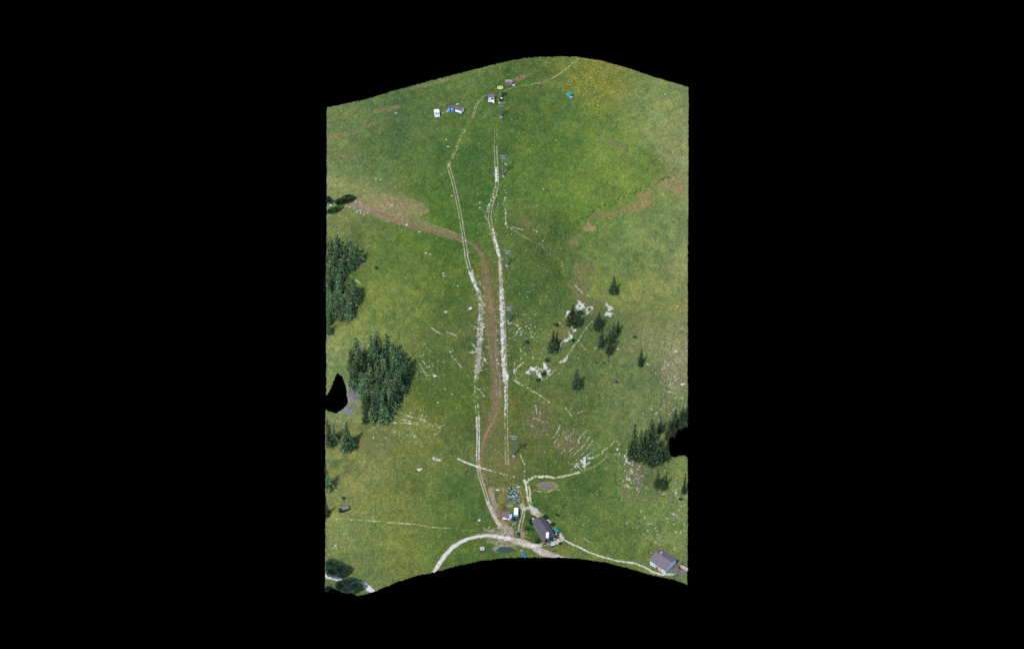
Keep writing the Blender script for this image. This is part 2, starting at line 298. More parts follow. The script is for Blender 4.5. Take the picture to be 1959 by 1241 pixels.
def pair(poly,sep,w,c,dens,oid,mid=None,offs=0,jit=.35,fade=1):
    d,s_=pd(poly,pad=30)
    if mid is not None: mix(np.clip(.5-(d-sep*.5-.6+W1*1.5)/1.5,0,1)*.6,mid)
    a=np.abs(np.abs(s_+offs)-sep/2)+jit*1.6*W2+jit*W1*.8; m=np.clip(.5-(a-w)/.7,0,1)*(d<sep)
    if dens<1: m=m*np.clip((vn(X,Y,.9,6)*.6+vn(X,Y*.6,1.7,1)*.4-(1-dens)*.7-.1)*8,0,1)
    mix(m*fade,c); ID[(d<sep*.5+w*.8)]=oid; return m
line(L1,0,(124,130,80),.75,jit=2.2,opac=.6,oid=2); pair([(930,184),(919,190),(912,198),(909,208),(905,222)],3.6,.4,(190,186,144),.7,2)
pair([(888,250),(880,268),(872,286),(862,308),(858,318)],3.4,.7,(184,174,136),.5,2); blob(858,316,3.5,5,(190,178,146),0,.6,.8,.8)
pair(L2[:7],4.8,.45,(212,208,180),.93,2,mid=(98,112,66)); pair(L2[5:],5.2,.6,(218,215,202),.76,2,mid=(98,112,66)); 
line([(899,522),(906,540),(914,556)],2.4,WHITE,.8,jit=1.5); line([(903,518),(904,527)],1.8,(196,172,166),1)
line(L3,0,(136,132,108),1,edge=2.4,jit=1.8,oid=2,opac=.6); line(L3,0,(214,210,200),.5,edge=2,jit=2.6,opac=.8); line([(918,655,4.6),(916,690,4),(913,712,3)],0,(168,156,148),.9,jit=1.6,opac=.8)
line(L4,0,(84,124,58),1,jit=1.5,opac=.6,oid=2); pair([(911,726),(911,770),(914,800)],5.4,.9,(208,212,190),.45,2)
line(L5,0,(212,208,198),.52,jit=2,oid=2); pair([(914,800),(915,830),(914,870),(914,890)],4.4,.8,WHITE,.8,2,mid=(134,130,92))
line([(916,884,5),(922,900,5),(930,925,5)],0,(140,124,98),.7,jit=2,opac=.7); 
line([(938,936,5),(944,960,5),(951,980,6),(960,1000,7),(974,1016,9)],0,(160,144,128),1,edge=2,jit=1.8,oid=2,opac=.9)
pair(L6,4.8,.6,(206,198,182),.86,2,mid=(150,138,108)); line([(934,960,2),(944,984,3),(956,1004,4)],0,(196,186,174),.9,jit=1.2)
pair(R1[1:6],5,.45,(210,206,186),.95,3,mid=(98,106,66)); pair([(948.5,250),(948,268),(948,287)],4.6,.3,(186,186,146),.75,3); pair(R1[5:10],5,.45,(198,192,168),.9,3,mid=(102,108,64)); pair(R1[8:],5.4,.5,(196,182,158),.9,3,mid=(110,106,72)); line(R1[9:],1.3,(206,192,176),.8,jit=1.8)
line([(949,322),(950,345)],2.4,WHITE,.8,jit=1.5); line([(943,440),(950,468),(955,492)],2,WHITE,.7,jit=1.8)
line(R2,0,(150,136,118),1,edge=2,jit=1.6,oid=3,opac=.75); line(R2,0,(214,209,202),.52,edge=1.4,jit=2.6); line([(958,570,1.6),(960,620,2),(961.5,660,2.4),(964,700,3.6),(967,725,4),(969,740,3)],0,(228,223,218),.72,jit=2.2); pair([(961,560),(964,620),(966,680),(968,715)],5,.5,PALE,.8,3)
pair(R3,5.2,.5,(208,200,180),.8,3,mid=(116,112,72),fade=.95); line([(967,735),(967,780),(968,800)],1.2,WHITE,.7,jit=1.5)
specks(np.clip(area(957,640,9,120)+area(945,385,8,30)+area(966,385,4,20),0,1),.07,WHITE,.4,6); specks(area(920,640,14,110),.06,(206,204,190),.6,6)
# stony streaks round the tracks
WS=[([(940,380),(934,395),(931,405)],1.6),([(926,404),(931,418),(935,428)],1.2),([(966,378),(962,392)],1.6),([(968,400),(967,415),(968,428),(970,436)],2.0),([(968,430),(985,442),(1000,452),(1010,457)],1.2),([(972,432),(990,437),(1000,440)],.6),([(1021,440),(1030,444)],1.2),
 ([(912,672),(905,675),(900,674)],2.),([(902,656),(908,664),(912,668)],1.5),([(826,627),(834,633),(846,640)],1.7),([(855,635),(864,638),(873,642)],1.8),([(853,663),(863,674)],.7),([(864,680),(873,690),(883,703)],.9),([(809,690),(818,703)],1.2),([(803,697),(814,714),(823,724)],.9),
 ([(924,680),(928,690),(934,695)],1.2),([(916,745),(921,750),(927,758)],2.),([(904,755),(909,754)],1.4),([(756,786),(770,790)],1.4),([(775,793),(790,799)],1.6),([(802,800),(815,806),(828,815)],1.5),([(833,810),(840,818),(850,812)],1.5),([(738,810),(765,808),(800,811)],1.4),([(763,800),(775,803),(795,808)],1.8),([(748,793),(757,797)],2.2),([(738,780),(752,784)],1),
 ([(635,804),(650,805)],1),([(676,806),(692,805)],1),([(702,807),(718,811),(735,809)],1),([(984,694),(985,703),(983,713)],1.6),([(1002,693),(990,702),(985,713),(988,728)],1.4),([(983,726),(990,733),(1000,737)],1.6),([(991,622),(993,630),(985,642)],1.8),([(999,636),(996,641)],1.2),([(990,612),(989,620)],1.2),([(994,665),(999,677)],1.5),([(972,614),(978,618)],2),
 ([(1100,546),(1106,552),(1112,557)],1.3),([(1112,557),(1118,564),(1126,566)],1.2),([(1133,615),(1126,622)],.6),([(1123,625),(1113,640),(1107,651)],.9),([(1107,651),(1097,662),(1091,672)],.9),([(1091,672),(1083,684),(1078,692)],.9),([(1063,707),(1045,724)],1.1),([(1113,660),(1118,667),(1122,670)],1.6),
 ([(1011,741),(1017,748),(1024,750),(1035,757)],1.3),([(1035,757),(1042,763),(1051,769)],1.0),([(1180,843),(1185,850)],1.),([(982,727),(1011,742)],.8),
 ([(1122,823),(1114,831),(1107,840),(1106,850),(1090,862)],1.2),([(1128,835),(1119,848),(1109,860),(1096,872)],1.3),([(1100,823),(1090,833),(1077,842),(1064,856)],.9),([(1080,822),(1075,833),(1059,848)],.8),([(1071,812),(1068,824),(1054,842)],.8),([(1072,800),(1076,805)],1.2),([(1149,855),(1133,864),(1116,876)],1.3),
 ([(1104,790),(1118,785)],.7),([(1082,780),(1090,790),(1095,798)],1),([(1025,775),(1027,792)],1.2),([(1302,596),(1316,593)],.8),([(995,868),(1004,890)],.6),([(1004,885),(1003,905)],.7),([(1116,1028),(1128,1037),(1134,1040)],.8)]
for pl,w_ in WS: line(pl,w_*.42+.12,(212,207,196),.80,edge=.9,jit=1.35,opac=.82)
line([(876,877),(890,884),(915,893)],1.4,(230,226,214),.95,jit=.6); line([(915,893),(950,903),(985,912)],1.0,(222,216,196),.62,jit=.6)
specks(area(1095,850,46,30,-30),.03,(206,200,184),.4,2); specks(area(815,705,30,22,30),.06,(206,206,192),.45,5); specks(area(780,800,44,12,10),.05,(206,202,190),.45,5)
specks(area(1000,630,24,26),.05,(212,208,196),.4,5);specks(area(1030,800,14,24),.05,(196,184,164),.6,5)
line([(664,524),(680,513),(696,504)],1.8,(150,130,118),1,jit=1.2); line([(680,535),(688,541)],1,WHITE,.7)
line([(625,991),(660,991),(700,995),(750,999),(790,1002),(830,1008),(862,1010)],.75,(176,178,122),.8,jit=.9,oid=6,opac=.85); line([(660,993),(730,998),(790,1003)],.6,(206,200,180),.5,jit=.9)
# crest footpath
CF=[(962,176),(975,170),(990,166),(1010,163),(1035,158),(1056,150),(1070,142),(1085,130),(1108,111)]
line(CF,.9,(142,144,88),.85,jit=1.3,oid=7,opac=.8); line(CF[:5],1.2,(172,152,108),.5,jit=2.2); line(CF[5:],.4,(190,180,136),.85,jit=.6)
line([(845,217),(855,213),(862,212)],1.2,(206,184,140),.8,jit=1); line([(938,191),(958,191)],1,(178,140,86),.8)
line([(969,430),(985,441),(1000,450),(1012,458),(1035,468),(1050,488)],1.4,(136,130,92),.8,jit=1.6,opac=.7)
specks(area(995,150,22,5,-22),.2,(152,136,122),.5,4)
# -- pond tracks and yard
line([(1109,903),(1090,908),(1075,912),(1060,913)],1.6,(212,202,170),.9,jit=1.6,oid=5); line([(1060,913),(1045,911),(1022,912),(1012,918),(1006,925)],2,(214,208,180),.85,jit=1.4,oid=5)
line([(1003,918),(1007,930),(1009,950),(1012,965),(1016,974)],1.5,(214,208,186),.85,jit=1.5,oid=5); line([(1011,915),(1010,925),(1014,940),(1014,955),(1020,972)],1.3,(206,200,170),.8,jit=1.5,oid=5); line([(1003,910),(1004,900)],.8,PALE,.5)
blob(1049,929,24,10,(170,164,120),0,.25,.2,.9,opac=.6); blob(1046.5,929,17.5,7.2,(140,118,104),0,.3,.15,opac=.95); line([(1020,938),(1045,941),(1070,936)],.8,(170,172,118),.8,jit=1)
line([(1014,968,3),(1020,976,7),(1030,984,6)],0,(222,212,202),.95,edge=2,jit=2.5,oid=5); line([(1000,972,3),(1012,972,3)],0,(200,188,176),.9,jit=1.5,oid=5); blob(1034,984,9,3,(176,168,130),10,.7,.8)
blob(998,967,7,6,(190,176,166),0,.5,.8,.9); blob(976,967,8,5,(168,154,144),0,.5,.8,.9)
line([(1001,974),(997,990),(994,1001),(991.5,1014)],1,(208,202,172),.95,jit=.6,oid=8); line([(1004.5,975),(1002,990),(999,1001),(997,1014)],1,(206,198,162),.95,jit=.6,oid=8)
# plots round the hut
blob(958,958,7.5,30,(156,130,88),4,.35,.6,.8,opac=.7); blob(962,935,22,5,(160,132,92),0,.5,.6,.8,opac=.8); line([(994,938),(999,950),(1003,965)],1.5,(160,124,80),.9,jit=1); blob(966,996,22,9,(142,130,76),0,.6,.6,1,opac=.75); blob(958,985,6,14,(132,116,64),0,.6,.6,1,opac=.7)
specks(area(958,958,9,30)+area(968,997,22,8),.10,(96,110,54),.6,2)
# yard
blob(962,1022,42,13,(150,136,118),4,.35,.7,.9,opac=.8); specks(area(962,1022,40,14),.25,(178,164,150),.6,6); blob(968,1038,36,7,(156,146,122),4,.4,.7,.8,opac=.8); blob(996,1022,9,14,(158,144,128),0,.6,.6,opac=.9,oid=9)
RD=[(829,1096,4.6),(840,1078,4.4),(851,1062,4.4),(865,1047,4),(885,1034,3.4),(905,1027,3),(935,1023.5,3),(975,1030,4.5),(1000,1038,6.5),(1018,1044,6),(1036,1055,6.5),(1058,1063,6),(1080,1068,4),(1100,1074,3)]
line(RD,0,(186,172,156),1,edge=1.6,jit=1.2,oid=1); line([(p[0],p[1],p[2]*.75) for p in RD[:8]],0,(226,220,212),.98,edge=1.2,jit=1,oid=1)
line([(1000,1040,3.5),(1020,1047,4),(1045,1061,4),(1065,1066,4)],0,(198,184,172),.9,jit=2)
line([(1012,1043,3.5),(1030,1042,3),(1050,1040,2.6),(1066,1036,4),(1075,1029,5),(1072,1020,2)],0,(216,206,190),.98,edge=1.4,jit=1.3,oid=1)
line([(1078,1032,1.4),(1096,1041,1.5),(1112,1048,1.6),(1125,1055,1.6),(1150,1064,1.5),(1180,1072,1.4),(1215,1077,1.4),(1233,1084,1.6),(1248,1093,2),(1264,1098,1.8),(1290,1098,1.6)],0,(220,214,198),.97,edge=.9,jit=.9,oid=6)
line([(621,1100,4.5),(634,1103,4.6),(650,1108,4)],0,(232,228,228),1,edge=1,jit=.8,oid=1); line([(692,1114,3),(698,1119,5),(706,1126,5.2),(716,1133,3)],0,(232,228,228),1,edge=1,jit=.8,oid=1)
blob(967,1050,26,8,(160,146,104),0,.35,.25,.95,opac=.8); blob(960,1049,23,8,(140,140,128),0,.3,.15,opac=.8)
line([(1270,1085,3),(1290,1092,5),(1317,1094,6)],0,(128,116,116),1,edge=4,jit=1,opac=.9); blob(1293,1080,12,9,(122,108,110),0,.6,.5)
specks(area(1112,1000,30,5,30),.05,(180,168,140),.6,5); line([(1002,1026),(1014,1027)],1,(186,176,30),.7,jit=1); line([(1060,985),(1075,997),(1090,1010)],.8,(150,140,96),.6,jit=1.2)
line([(1090,1035),(1130,1045),(1170,1052)],2,(124,124,70),.6,jit=3,opac=.7); blob(1075,1046,30,4,(132,126,80),8,.8,.8,opac=.6)
# bare grey soil below the stand at left, mauve ground in the woods
blob(676,750,16,30,(134,132,138),-8,.4,.5,opac=.9); blob(664,786,16,9,(130,128,134),0,.6,.5,opac=.9); blob(650,548,12,14,(96,84,90),0,.6,.6,opac=.7); line([(767,740),(782,728)],2.5,(110,100,104),.8,jit=1.5)
blob(720,745,60,55,(66,76,52),0,.7,.3,opac=.55); blob(650,550,34,80,(66,74,50),0,.6,.3,opac=.55); blob(1250,860,36,26,(58,74,48),0,.7,.3,opac=.5)  # darker tint under the woods: tree shade painted into the ground colour
# limestone outcrops: thing ids from 20
for q_ in (([(1109,903),(1135,893),(1150,884),(1163,868)],1.8,(150,144,96)),([(1153,862),(1168,852),(1176,842)],.6,PALE),([(1144,856),(1128,868),(1110,880),(1095,892)],.6,PALE),([(1134,842),(1128,852),(1116,866),(1100,882),(1092,890)],.5,PALE)): line(q_[0],q_[1],q_[2],.8,edge=1,jit=1.2,opac=.75)
OC={20:("long pale limestone outcrop right behind the spruce pair",[([(1101,586),(1112,588),(1131,589)],3.2),([(1106,578),(1116,584),(1107,594)],3.6),([(1121,590),(1124,597)],3.2),([(1083,604),(1088,596)],2.6)]),
 21:("two-lobed white limestone patch on open grass east of the spruce pair",[([(1160,582),(1166,588),(1173,591)],2.6),([(1160,599),(1166,597),(1168,602)],4.4),([(1163,586),(1166,597)],1.6)]),
 22:("winding chain of white limestone below the spruce pair",[([(1095,622),(1098,629),(1099,633)],4.2),([(1091,636),(1094,642),(1088,648)],3.4),([(1086,648),(1074,655),(1072,661)],2.8)]),
 23:("broad jagged white limestone outcrop beside the right wheel track",[([(1010,713),(1018,706),(1028,708)],4.4),([(1028,704),(1030,716),(1034,725)],3.4),([(1041,697),(1046,706),(1050,714)],4.0),([(1032,706),(1044,712),(1052,708)],2.6)]),
 24:("streaked white limestone scree at the end of the pond track",[([(1153,864),(1143,872),(1126,878)],3.4),([(1126,878),(1112,886),(1094,898)],2.6),([(1120,874),(1110,884),(1096,892)],2.2),([(1128,884),(1112,894)],1.6),([(1118,878),(1118,894)],3.4)]),
 25:("small white limestone wedge on the thin stone line",[([(1074,694),(1080,690),(1084,686)],2.6)]),
 26:("small white limestone pair low between the wood and the track",[([(834,873),(836,876)],1.8),([(831,877),(840,880)],3.)])}
for k,(lb,pls) in OC.items():
    for pl,w_ in pls: line(pl,w_*(.85 if k!=24 else .5),(222,218,214),.68 if k!=24 else .62,edge=1.3,jit=3.0,oid=k,raise_=.15)
# dark green netting mat on the uphill side of the lift station
nm=inpoly(U+.6*W1,V+.6*W1,[(970,932),(993,931),(995,962),(983,962),(970,958)])
C[nm]=(48,80,60); wv=vn(X,Y,.62,1); C[nm&(wv>.56)]=(128,150,128); C[nm&(wv>.8)]=(214,222,216); kk=nm&(V>948+8*W1); C[kk]=C[kk]*.5+np.array((134,130,130))*.5; C[nm&(RN<.22)]=(30,44,58); ID[nm]=10
# holes to clip objects
GRAIN=(RN-.5)*.30+(vn(X,Y,.6,4)-.5)*.26
C=np.clip((C*1.03+2)*(1+GRAIN)[:,None],8,246); C[:,0]+= (RN2-.5)*10; C[:,2]+=(rng.random(N)-.5)*14
C=np.clip(C,6,246)
gr=np.clip((C[:,1]-C[:,2])/C[:,1]*2,0,1)[:,None]; C=C*(1-.13*gr)+C.mean(1,keepdims=True)*np.array([1.10,1.0,.90])*.13*gr; C=C+gr*np.array([1.5,2.5,1.]); A=lin(C)*KALB; A[:,0]*=1+.07*gr[:,0]; A[:,1]*=1-.03*gr[:,0]; A[:,2]*=1-.22*gr[:,0]
Z2=Z+.14*W2+.06*(RN-.5)+RAISE*(.35+1.6*W2)
tri=Q; fid=ID[tri].max(1)*0; cnt=(ID[tri]>0).sum(1); fid=np.where(cnt>=2,np.max(ID[tri],1),0)
GM=attr_mat('ground_surface',.14,1.6)
NAMES={0:'meadow',1:'gravel_road',2:'wheel_track',3:'wheel_track',4:'dirt_track',5:'gravel_track',6:'footpath',7:'footpath',8:'wheel_track',9:'gravel_yard',10:'netting'}
for k in np.unique(fid):
    f=tri[fid==k]
    if len(f)<4: continue
    uv,inv=np.unique(f,return_inverse=True); f=inv.reshape(-1,4)
    if k==0:                                # a short turned-down rim gives the sheet an edge
        e=np.concatenate([tri[:,[0,1]],tri[:,[1,2]],tri[:,[2,3]],tri[:,[3,0]]]); key=np.sort(e,1); kk_=key[:,0].astype(np.int64)*N+key[:,1]
        _,ix,ct=np.unique(kk_,return_index=True,return_counts=True); be=e[ix[ct==1]]
        be=be[np.isin(be[:,0],uv)&np.isin(be[:,1],uv)]; look=np.full(N,-1); look[uv]=np.arange(uv.size); be_=look[be]
        bu,bi=np.unique(be_,return_inverse=True); bi=bi.reshape(-1,2); n0=uv.size
        co=np.stack([X[uv],Y[uv],Z2[uv]],1); low=co[bu]-np.array([0,0,.35]); co=np.concatenate([co,low]); cl=np.concatenate([A[uv],A[uv][bu]*.8])
        f=np.concatenate([f,np.stack([be_[:,1],be_[:,0],n0+bi[:,0],n0+bi[:,1]],1)])
    else: co=np.stack([X[uv],Y[uv],Z2[uv]],1); cl=A[uv]
    nm_=NAMES.get(int(k),'limestone_outcrop')
    me=bpy.data.meshes.new(nm_); me.vertices.add(len(co)); me.vertices.foreach_set('co',co.astype(np.float32).ravel())
    me.loops.add(len(f)*4); me.loops.foreach_set('vertex_index',f.astype(np.int32).ravel()); me.polygons.add(len(f))
    me.polygons.foreach_set('loop_start',np.arange(0,len(f)*4,4,dtype=np.int32)); me.polygons.foreach_set('loop_total',np.full(len(f),4,np.int32)); me.update(calc_edges=True)
    ca=me.color_attributes.new('Col','FLOAT_COLOR','POINT'); ca.data.foreach_set('color',np.concatenate([cl,np.ones((len(cl),1))],1).astype(np.float32).ravel())
    o=link(nm_,me,GM)
    if k<10: struct(o)
    elif k==10: tag(o,'speckled dark green netting mat spread on the slope just above the white lift drive station','netting')
    else: tag(o,OC[k][0],'rock','limestone outcrops in the meadow')
# water
def pond(name,u,v,a,b,c,rough,lift):
    g=ground(u,v); n=40; vs=[(0,0,0)]
    for i in range(n):
        t=2*math.pi*i/n; k=1+.06*math.sin(3*t+u)+.04*math.sin(5*t); p=ground(u+a*k*math.cos(t),v+b*k*math.sin(t)); vs.append((p.x-g.x,p.y-g.y,p.z-g.z))
    me=bpy.data.meshes.new(name); me.from_pydata([(x,y,z+lift) for x,y,z in vs],[],[(0,1+i,1+(i+1)%n) for i in range(n)])
    o=link(name,me,mat(name+c[0],c[1],rough,0,.12,.6,spec=.2)); o.location=g; struct(o)
pond('pond',968,1051.5,18,5.6,('_green',(56,74,62)),.6,.22); pond('puddle',1045,929,14,4.6,('_grey',(122,114,122)),.5,.2)
exec_trees=True
# ------------------------------------------------------------------ trees
def leafmesh(name,cents,dirs,sizes,cols):
    vs=[];fs=[];cl=[]
    for c,d,s,k in zip(cents,dirs,sizes,cols):
        c=Vector(c); d=Vector(d).normalized(); r=Vector((random.gauss(0,1),random.gauss(0,1),random.gauss(0,.6))); sd_=d.cross(r)
        if sd_.length<1e-3: continue
        sd_.normalize(); n=len(vs)
        vs+=[c-sd_*s*.5-d*s*.35,c+sd_*s*.5-d*s*.35,c+d*s*.8+sd_*s*.1]; fs.append((n,n+1,n+2)); cl+=[k]*3
    me=bpy.data.meshes.new(name); me.from_pydata([tuple(v) for v in vs],[],fs)
    ca=me.color_attributes.new('Col','FLOAT_COLOR','POINT'); ca.data.foreach_set('color',[x for k in cl for x in (*k,1)])
    return me
def spruce(seed,Rr=2.1,full=1,ex=.80):
    random.seed(seed); C_=[];D_=[];S_=[];K_=[]; ph=[random.uniform(0,6.28) for _ in range(4)]; lean=(random.uniform(-.2,.2),random.uniform(-.2,.2)); z=.35
    while z<9.6:
        f=1-z/10.1; r0=Rr*f**ex*(1.0 if z>1.2 else .88)*random.uniform(.82,1.12); nb=max(4,int(r0*8.5*full)); a0=random.uniform(0,6.28)
        for i in range(nb):
            a=a0+6.283*i/nb+random.uniform(-.25,.25); r=r0*(1+.22*math.sin(2*a+ph[0]+z*.5)+.12*math.sin(5*a+ph[1]+z))*random.uniform(.8,1.12); k0=random.choice((.35,.6,1,1.15,1.6,2.3))
            for q in np.arange(.28,1.01,.5/max(r,.5) if r>.6 else .6):
                rr=r*q; c=(rr*math.cos(a)+random.gauss(0,.07)+lean[0]*z/10,rr*math.sin(a)+random.gauss(0,.07)+lean[1]*z/10,z-rr*.30+random.gauss(0,.09)+.12)
                for t in (-1,1):
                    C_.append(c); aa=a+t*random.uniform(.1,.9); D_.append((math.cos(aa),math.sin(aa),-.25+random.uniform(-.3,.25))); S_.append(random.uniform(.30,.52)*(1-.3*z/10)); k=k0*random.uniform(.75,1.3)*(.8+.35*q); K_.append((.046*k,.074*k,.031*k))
        z+=random.uniform(.26,.36)
    return leafmesh('crown',C_,D_,S_,K_)
LM=attr_mat('spruce_needles',.35,1.5,.9,.15,rand=.38); LM2=attr_mat('dark_spruce_needles',.35,1.5,.9,.12,rand=.2,gain=.60); BM=attr_mat('broad_leaves',.35,1.5,.8,.2,rand=.1)
TM=mat('bark',(92,78,62),.95,noise=.3,bump=.3)
tb=MB(); tb.cyl((0,0,-.5),(0,0,3),.2,.16,7); tb.cyl((0,0,3),(0,0,8.5),.16,.04,6)
for i in range(14):
    a=i*2.4; z=1.2+i*.5; L=1.7*(1-z/10); tb.cyl((0,0,z),(L*math.cos(a),L*math.sin(a),z-.2*L),.04,.015,4)
tro=tb.build('trunk',TM); TRK=tro.data; bpy.data.objects.remove(tro)
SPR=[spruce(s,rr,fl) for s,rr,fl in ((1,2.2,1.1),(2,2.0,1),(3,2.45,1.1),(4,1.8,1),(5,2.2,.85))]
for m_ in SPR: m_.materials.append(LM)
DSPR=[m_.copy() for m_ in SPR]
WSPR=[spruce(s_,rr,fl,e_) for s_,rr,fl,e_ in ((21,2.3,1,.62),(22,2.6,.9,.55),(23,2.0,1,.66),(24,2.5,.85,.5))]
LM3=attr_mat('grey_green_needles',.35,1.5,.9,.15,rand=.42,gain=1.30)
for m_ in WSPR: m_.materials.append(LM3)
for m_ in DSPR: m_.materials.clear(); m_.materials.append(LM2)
def clip(o,lo=624.3,hi=1316.6):
    """cut away what stands past the edge of the surveyed strip"""
    M_=o.parent.matrix_basis@o.matrix_basis if o.parent else o.matrix_basis; me=o.data; co=np.empty(len(me.vertices)*3,np.float32); me.vertices.foreach_get('co',co); co=co.reshape(-1,3)
    m=np.array(M_); wc=co@m[:3,:3].T+m[:3,3]; u,v=proj(wc[:,0],wc[:,1],wc[:,2])
    lo_=np.where(v>780,622.5,lo); bad=(u<lo_)|(u>hi)
    if not bad.any(): return
    import bmesh
    o.data=me.copy(); b=bmesh.new(); b.from_mesh(o.data); b.verts.ensure_lookup_table(); bmesh.ops.delete(b,geom=[b.verts[i] for i in np.where(bad)[0]],context='VERTS'); b.to_mesh(o.data); b.free()
def tree(u,v,hpx,label,group=None,kind='spruce_tree',cat='tree',w_=1,k=None):
    g=ground(u,v); dep=(g.y-CAM[1])*FW[1]+(g.z-CAM[2])*FW[2]; s=hpx/(F/dep*math.cos(P))/10/1.03
    t=thing(kind,label,cat,g-Vector((0,0,.1)),random.uniform(0,360),group); wx=w_*random.uniform(.92,1.1); t.scale=(s*wx,s*wx,s)
    me=(WSPR[random.randrange(4)] if k is None and u<1000 else (DSPR if u>1000 else SPR)[random.randrange(5) if k is None else k])
    c=link('crown',me,None,t); r=link('trunk',TRK,TM,t)
    if u<650 or u>1295: bpy.context.view_layer.update(); clip(c)
    return t
random.seed(11)
LONE=[(1173,560,31,'squat dark spruce alone high on the right meadow, topmost of the scattered trees',1.45,0),
(1095,620,36,'broad dark spruce at the edge of the white limestone patch, larger of a touching pair',1.35,0),(1108,621,24,'small dark spruce, smaller of the pair by the white limestone patch',1.2,1),
(1144,628,31,'dark spruce at the upper left of the five close-set trees on the right slope',1.4,2),(1150,664,40,'narrow dark spruce at the left of the close-set group on the right slope',1.0,3),(1165,677,46,'tall narrow spruce standing lowest in the close-set group on the right slope',.95,3),
(1172,652,36,'spruce in the middle of the close-set group behind the tall narrow one',1.0,1),(1181,635,24,'small pale spruce at the upper right of the close-set group',1.1,4),
(1058,671,38,'dark pointed spruce left of the winding chain of white limestone',1.0,0),(1065,664,30,'slim spruce half hidden behind the dark pointed spruce by the limestone',.8,3),
(1225,698,31,'thin grey-green spruce alone at the far right of the scattered trees',.95,1),(1103,741,36,'dark conical spruce alone below the scattered trees in the open meadow',1.15,0),
(1210,873,66,'tall dark spruce at the left edge of the right-hand wood',.75,0),(1222,877,60,'spruce second from the left in the right-hand wood',.7,1),(1240,882,84,'tallest spruce in the middle of the right-hand wood',.62,2),(1251,885,58,'spruce in front of the tallest one in the right-hand wood',.75,1),(1233,868,52,'spruce filling the gap between the two tallest of the right-hand wood',.8,1),
(1262,880,44,'low green spruce toward the right of the right-hand wood',1.0,4),(1274,880,50,'slender spruce at the right edge of the right-hand wood by the black gap',.6,3),(1247,845,40,'spruce at the back of the right-hand wood',.9,4),(1262,826,34,'faint spruce standing back from the right-hand wood',.8,4),
(1256,930,35,'larger spruce of the three small ones below the right-hand wood',.95,0),(1268,935,20,'knee-high spruce between two small ones below the right-hand wood',1.3,4),(1273,930,33,'slim spruce in the middle of the three small ones below the right-hand wood',.6,3),(1308,943,42,'thin spruce close to the right edge below the black gap',.55,3),
(700,806,54,'front slender spruce at the foot of the left-hand stand',.6,1),(714,806,44,'low bushy spruce between the two front trees of the left-hand stand',.8,4),(736,806,58,'front broad spruce at the lower corner of the left-hand stand above white stones',.78,0),
(667,858,54,'rounded spruce standing free below the left-hand stand',.85,2),(631,850,52,'dark spruce cut by the left edge below the black gap',.9,1),(642,846,36,'small spruce beside the one cut by the left edge',.8,4),
(627,934,56,'dark spruce cut by the left edge halfway down the lower meadow',.75,0),(626,985,34,'grey spruce cut by the left edge beside the small grey hut',.8,1)]
for u,v,h,lb,w_,k in LONE: tree(u,v,h*1.06,lb,None,w_=w_*(.80 if 1140<u<1185 else .98 if w_>.9 else 1.0),k=k)
for u,v,h in [(1279,834,40),(1288,830,36),(1290,818,42),(1299,818,36),(1304,812,40),(1312,808,44)]: tree(u,v,h,'bluish spruce above the black gap at the right edge','bluish spruces above the right-hand gap',w_=.95)
def pip(x,y,poly): return bool(inpoly(np.array([x],float),np.array([y],float),poly)[0])
def wood(poly,dmin,h0,h1,label,group,w_=1):
    pts=[]; us=[p[0] for p in poly]; vs=[p[1] for p in poly]
    for _ in range(6000):
        u=random.uniform(min(us),max(us)); v=random.uniform(min(vs),max(vs))
        if pip(u,v,poly) and all(math.hypot(u-a,(v-b)*1.0)>dmin for a,b in pts): pts.append((u,v))
    mu=sum(p[0] for p in pts)/len(pts); mv=sum(p[1] for p in pts)/len(pts)
    for u,v in pts:
        row='back' if v<mv-dmin else 'front' if v>mv+dmin else 'middle'; side='left' if u<mu else 'right'
        tree(u,v,random.uniform(h0,h1)*(1.0 if v<mv else .88),label%(row+' '+side),'%s, %s %s'%(group,row,side),w_=w_*random.uniform(.8,1.25))
    print('wood',len(pts))
wood([(668,718),(678,700),(700,690),(738,684),(756,700),(774,706),(778,738),(764,760),(758,778),(746,792),(712,792),(696,780),(688,750)],13,32,62,'green spruce in the %s part of the crowded left-hand stand','spruces of the crowded left-hand stand',.88)
wood([(626,492),(648,488),(684,496),(687,508),(664,520),(652,536),(645,560),(626,566)],9,32,44,'grey-green spruce in the %s part of the upper left-edge clump','spruces of the upper clump on the left edge',1.05)
wood([(640,590),(650,566),(668,560),(681,572),(678,590),(668,610),(648,612)],10,30,42,'grey-green spruce in the %s part of the middle left-edge clump','spruces of the middle clump on the left edge',1.05)
wood([(626,640),(626,560),(634,560),(638,615),(634,636)],11,32,42,'spruce in the %s part of the strip cut by the left edge','spruces cut by the left edge',1.05)
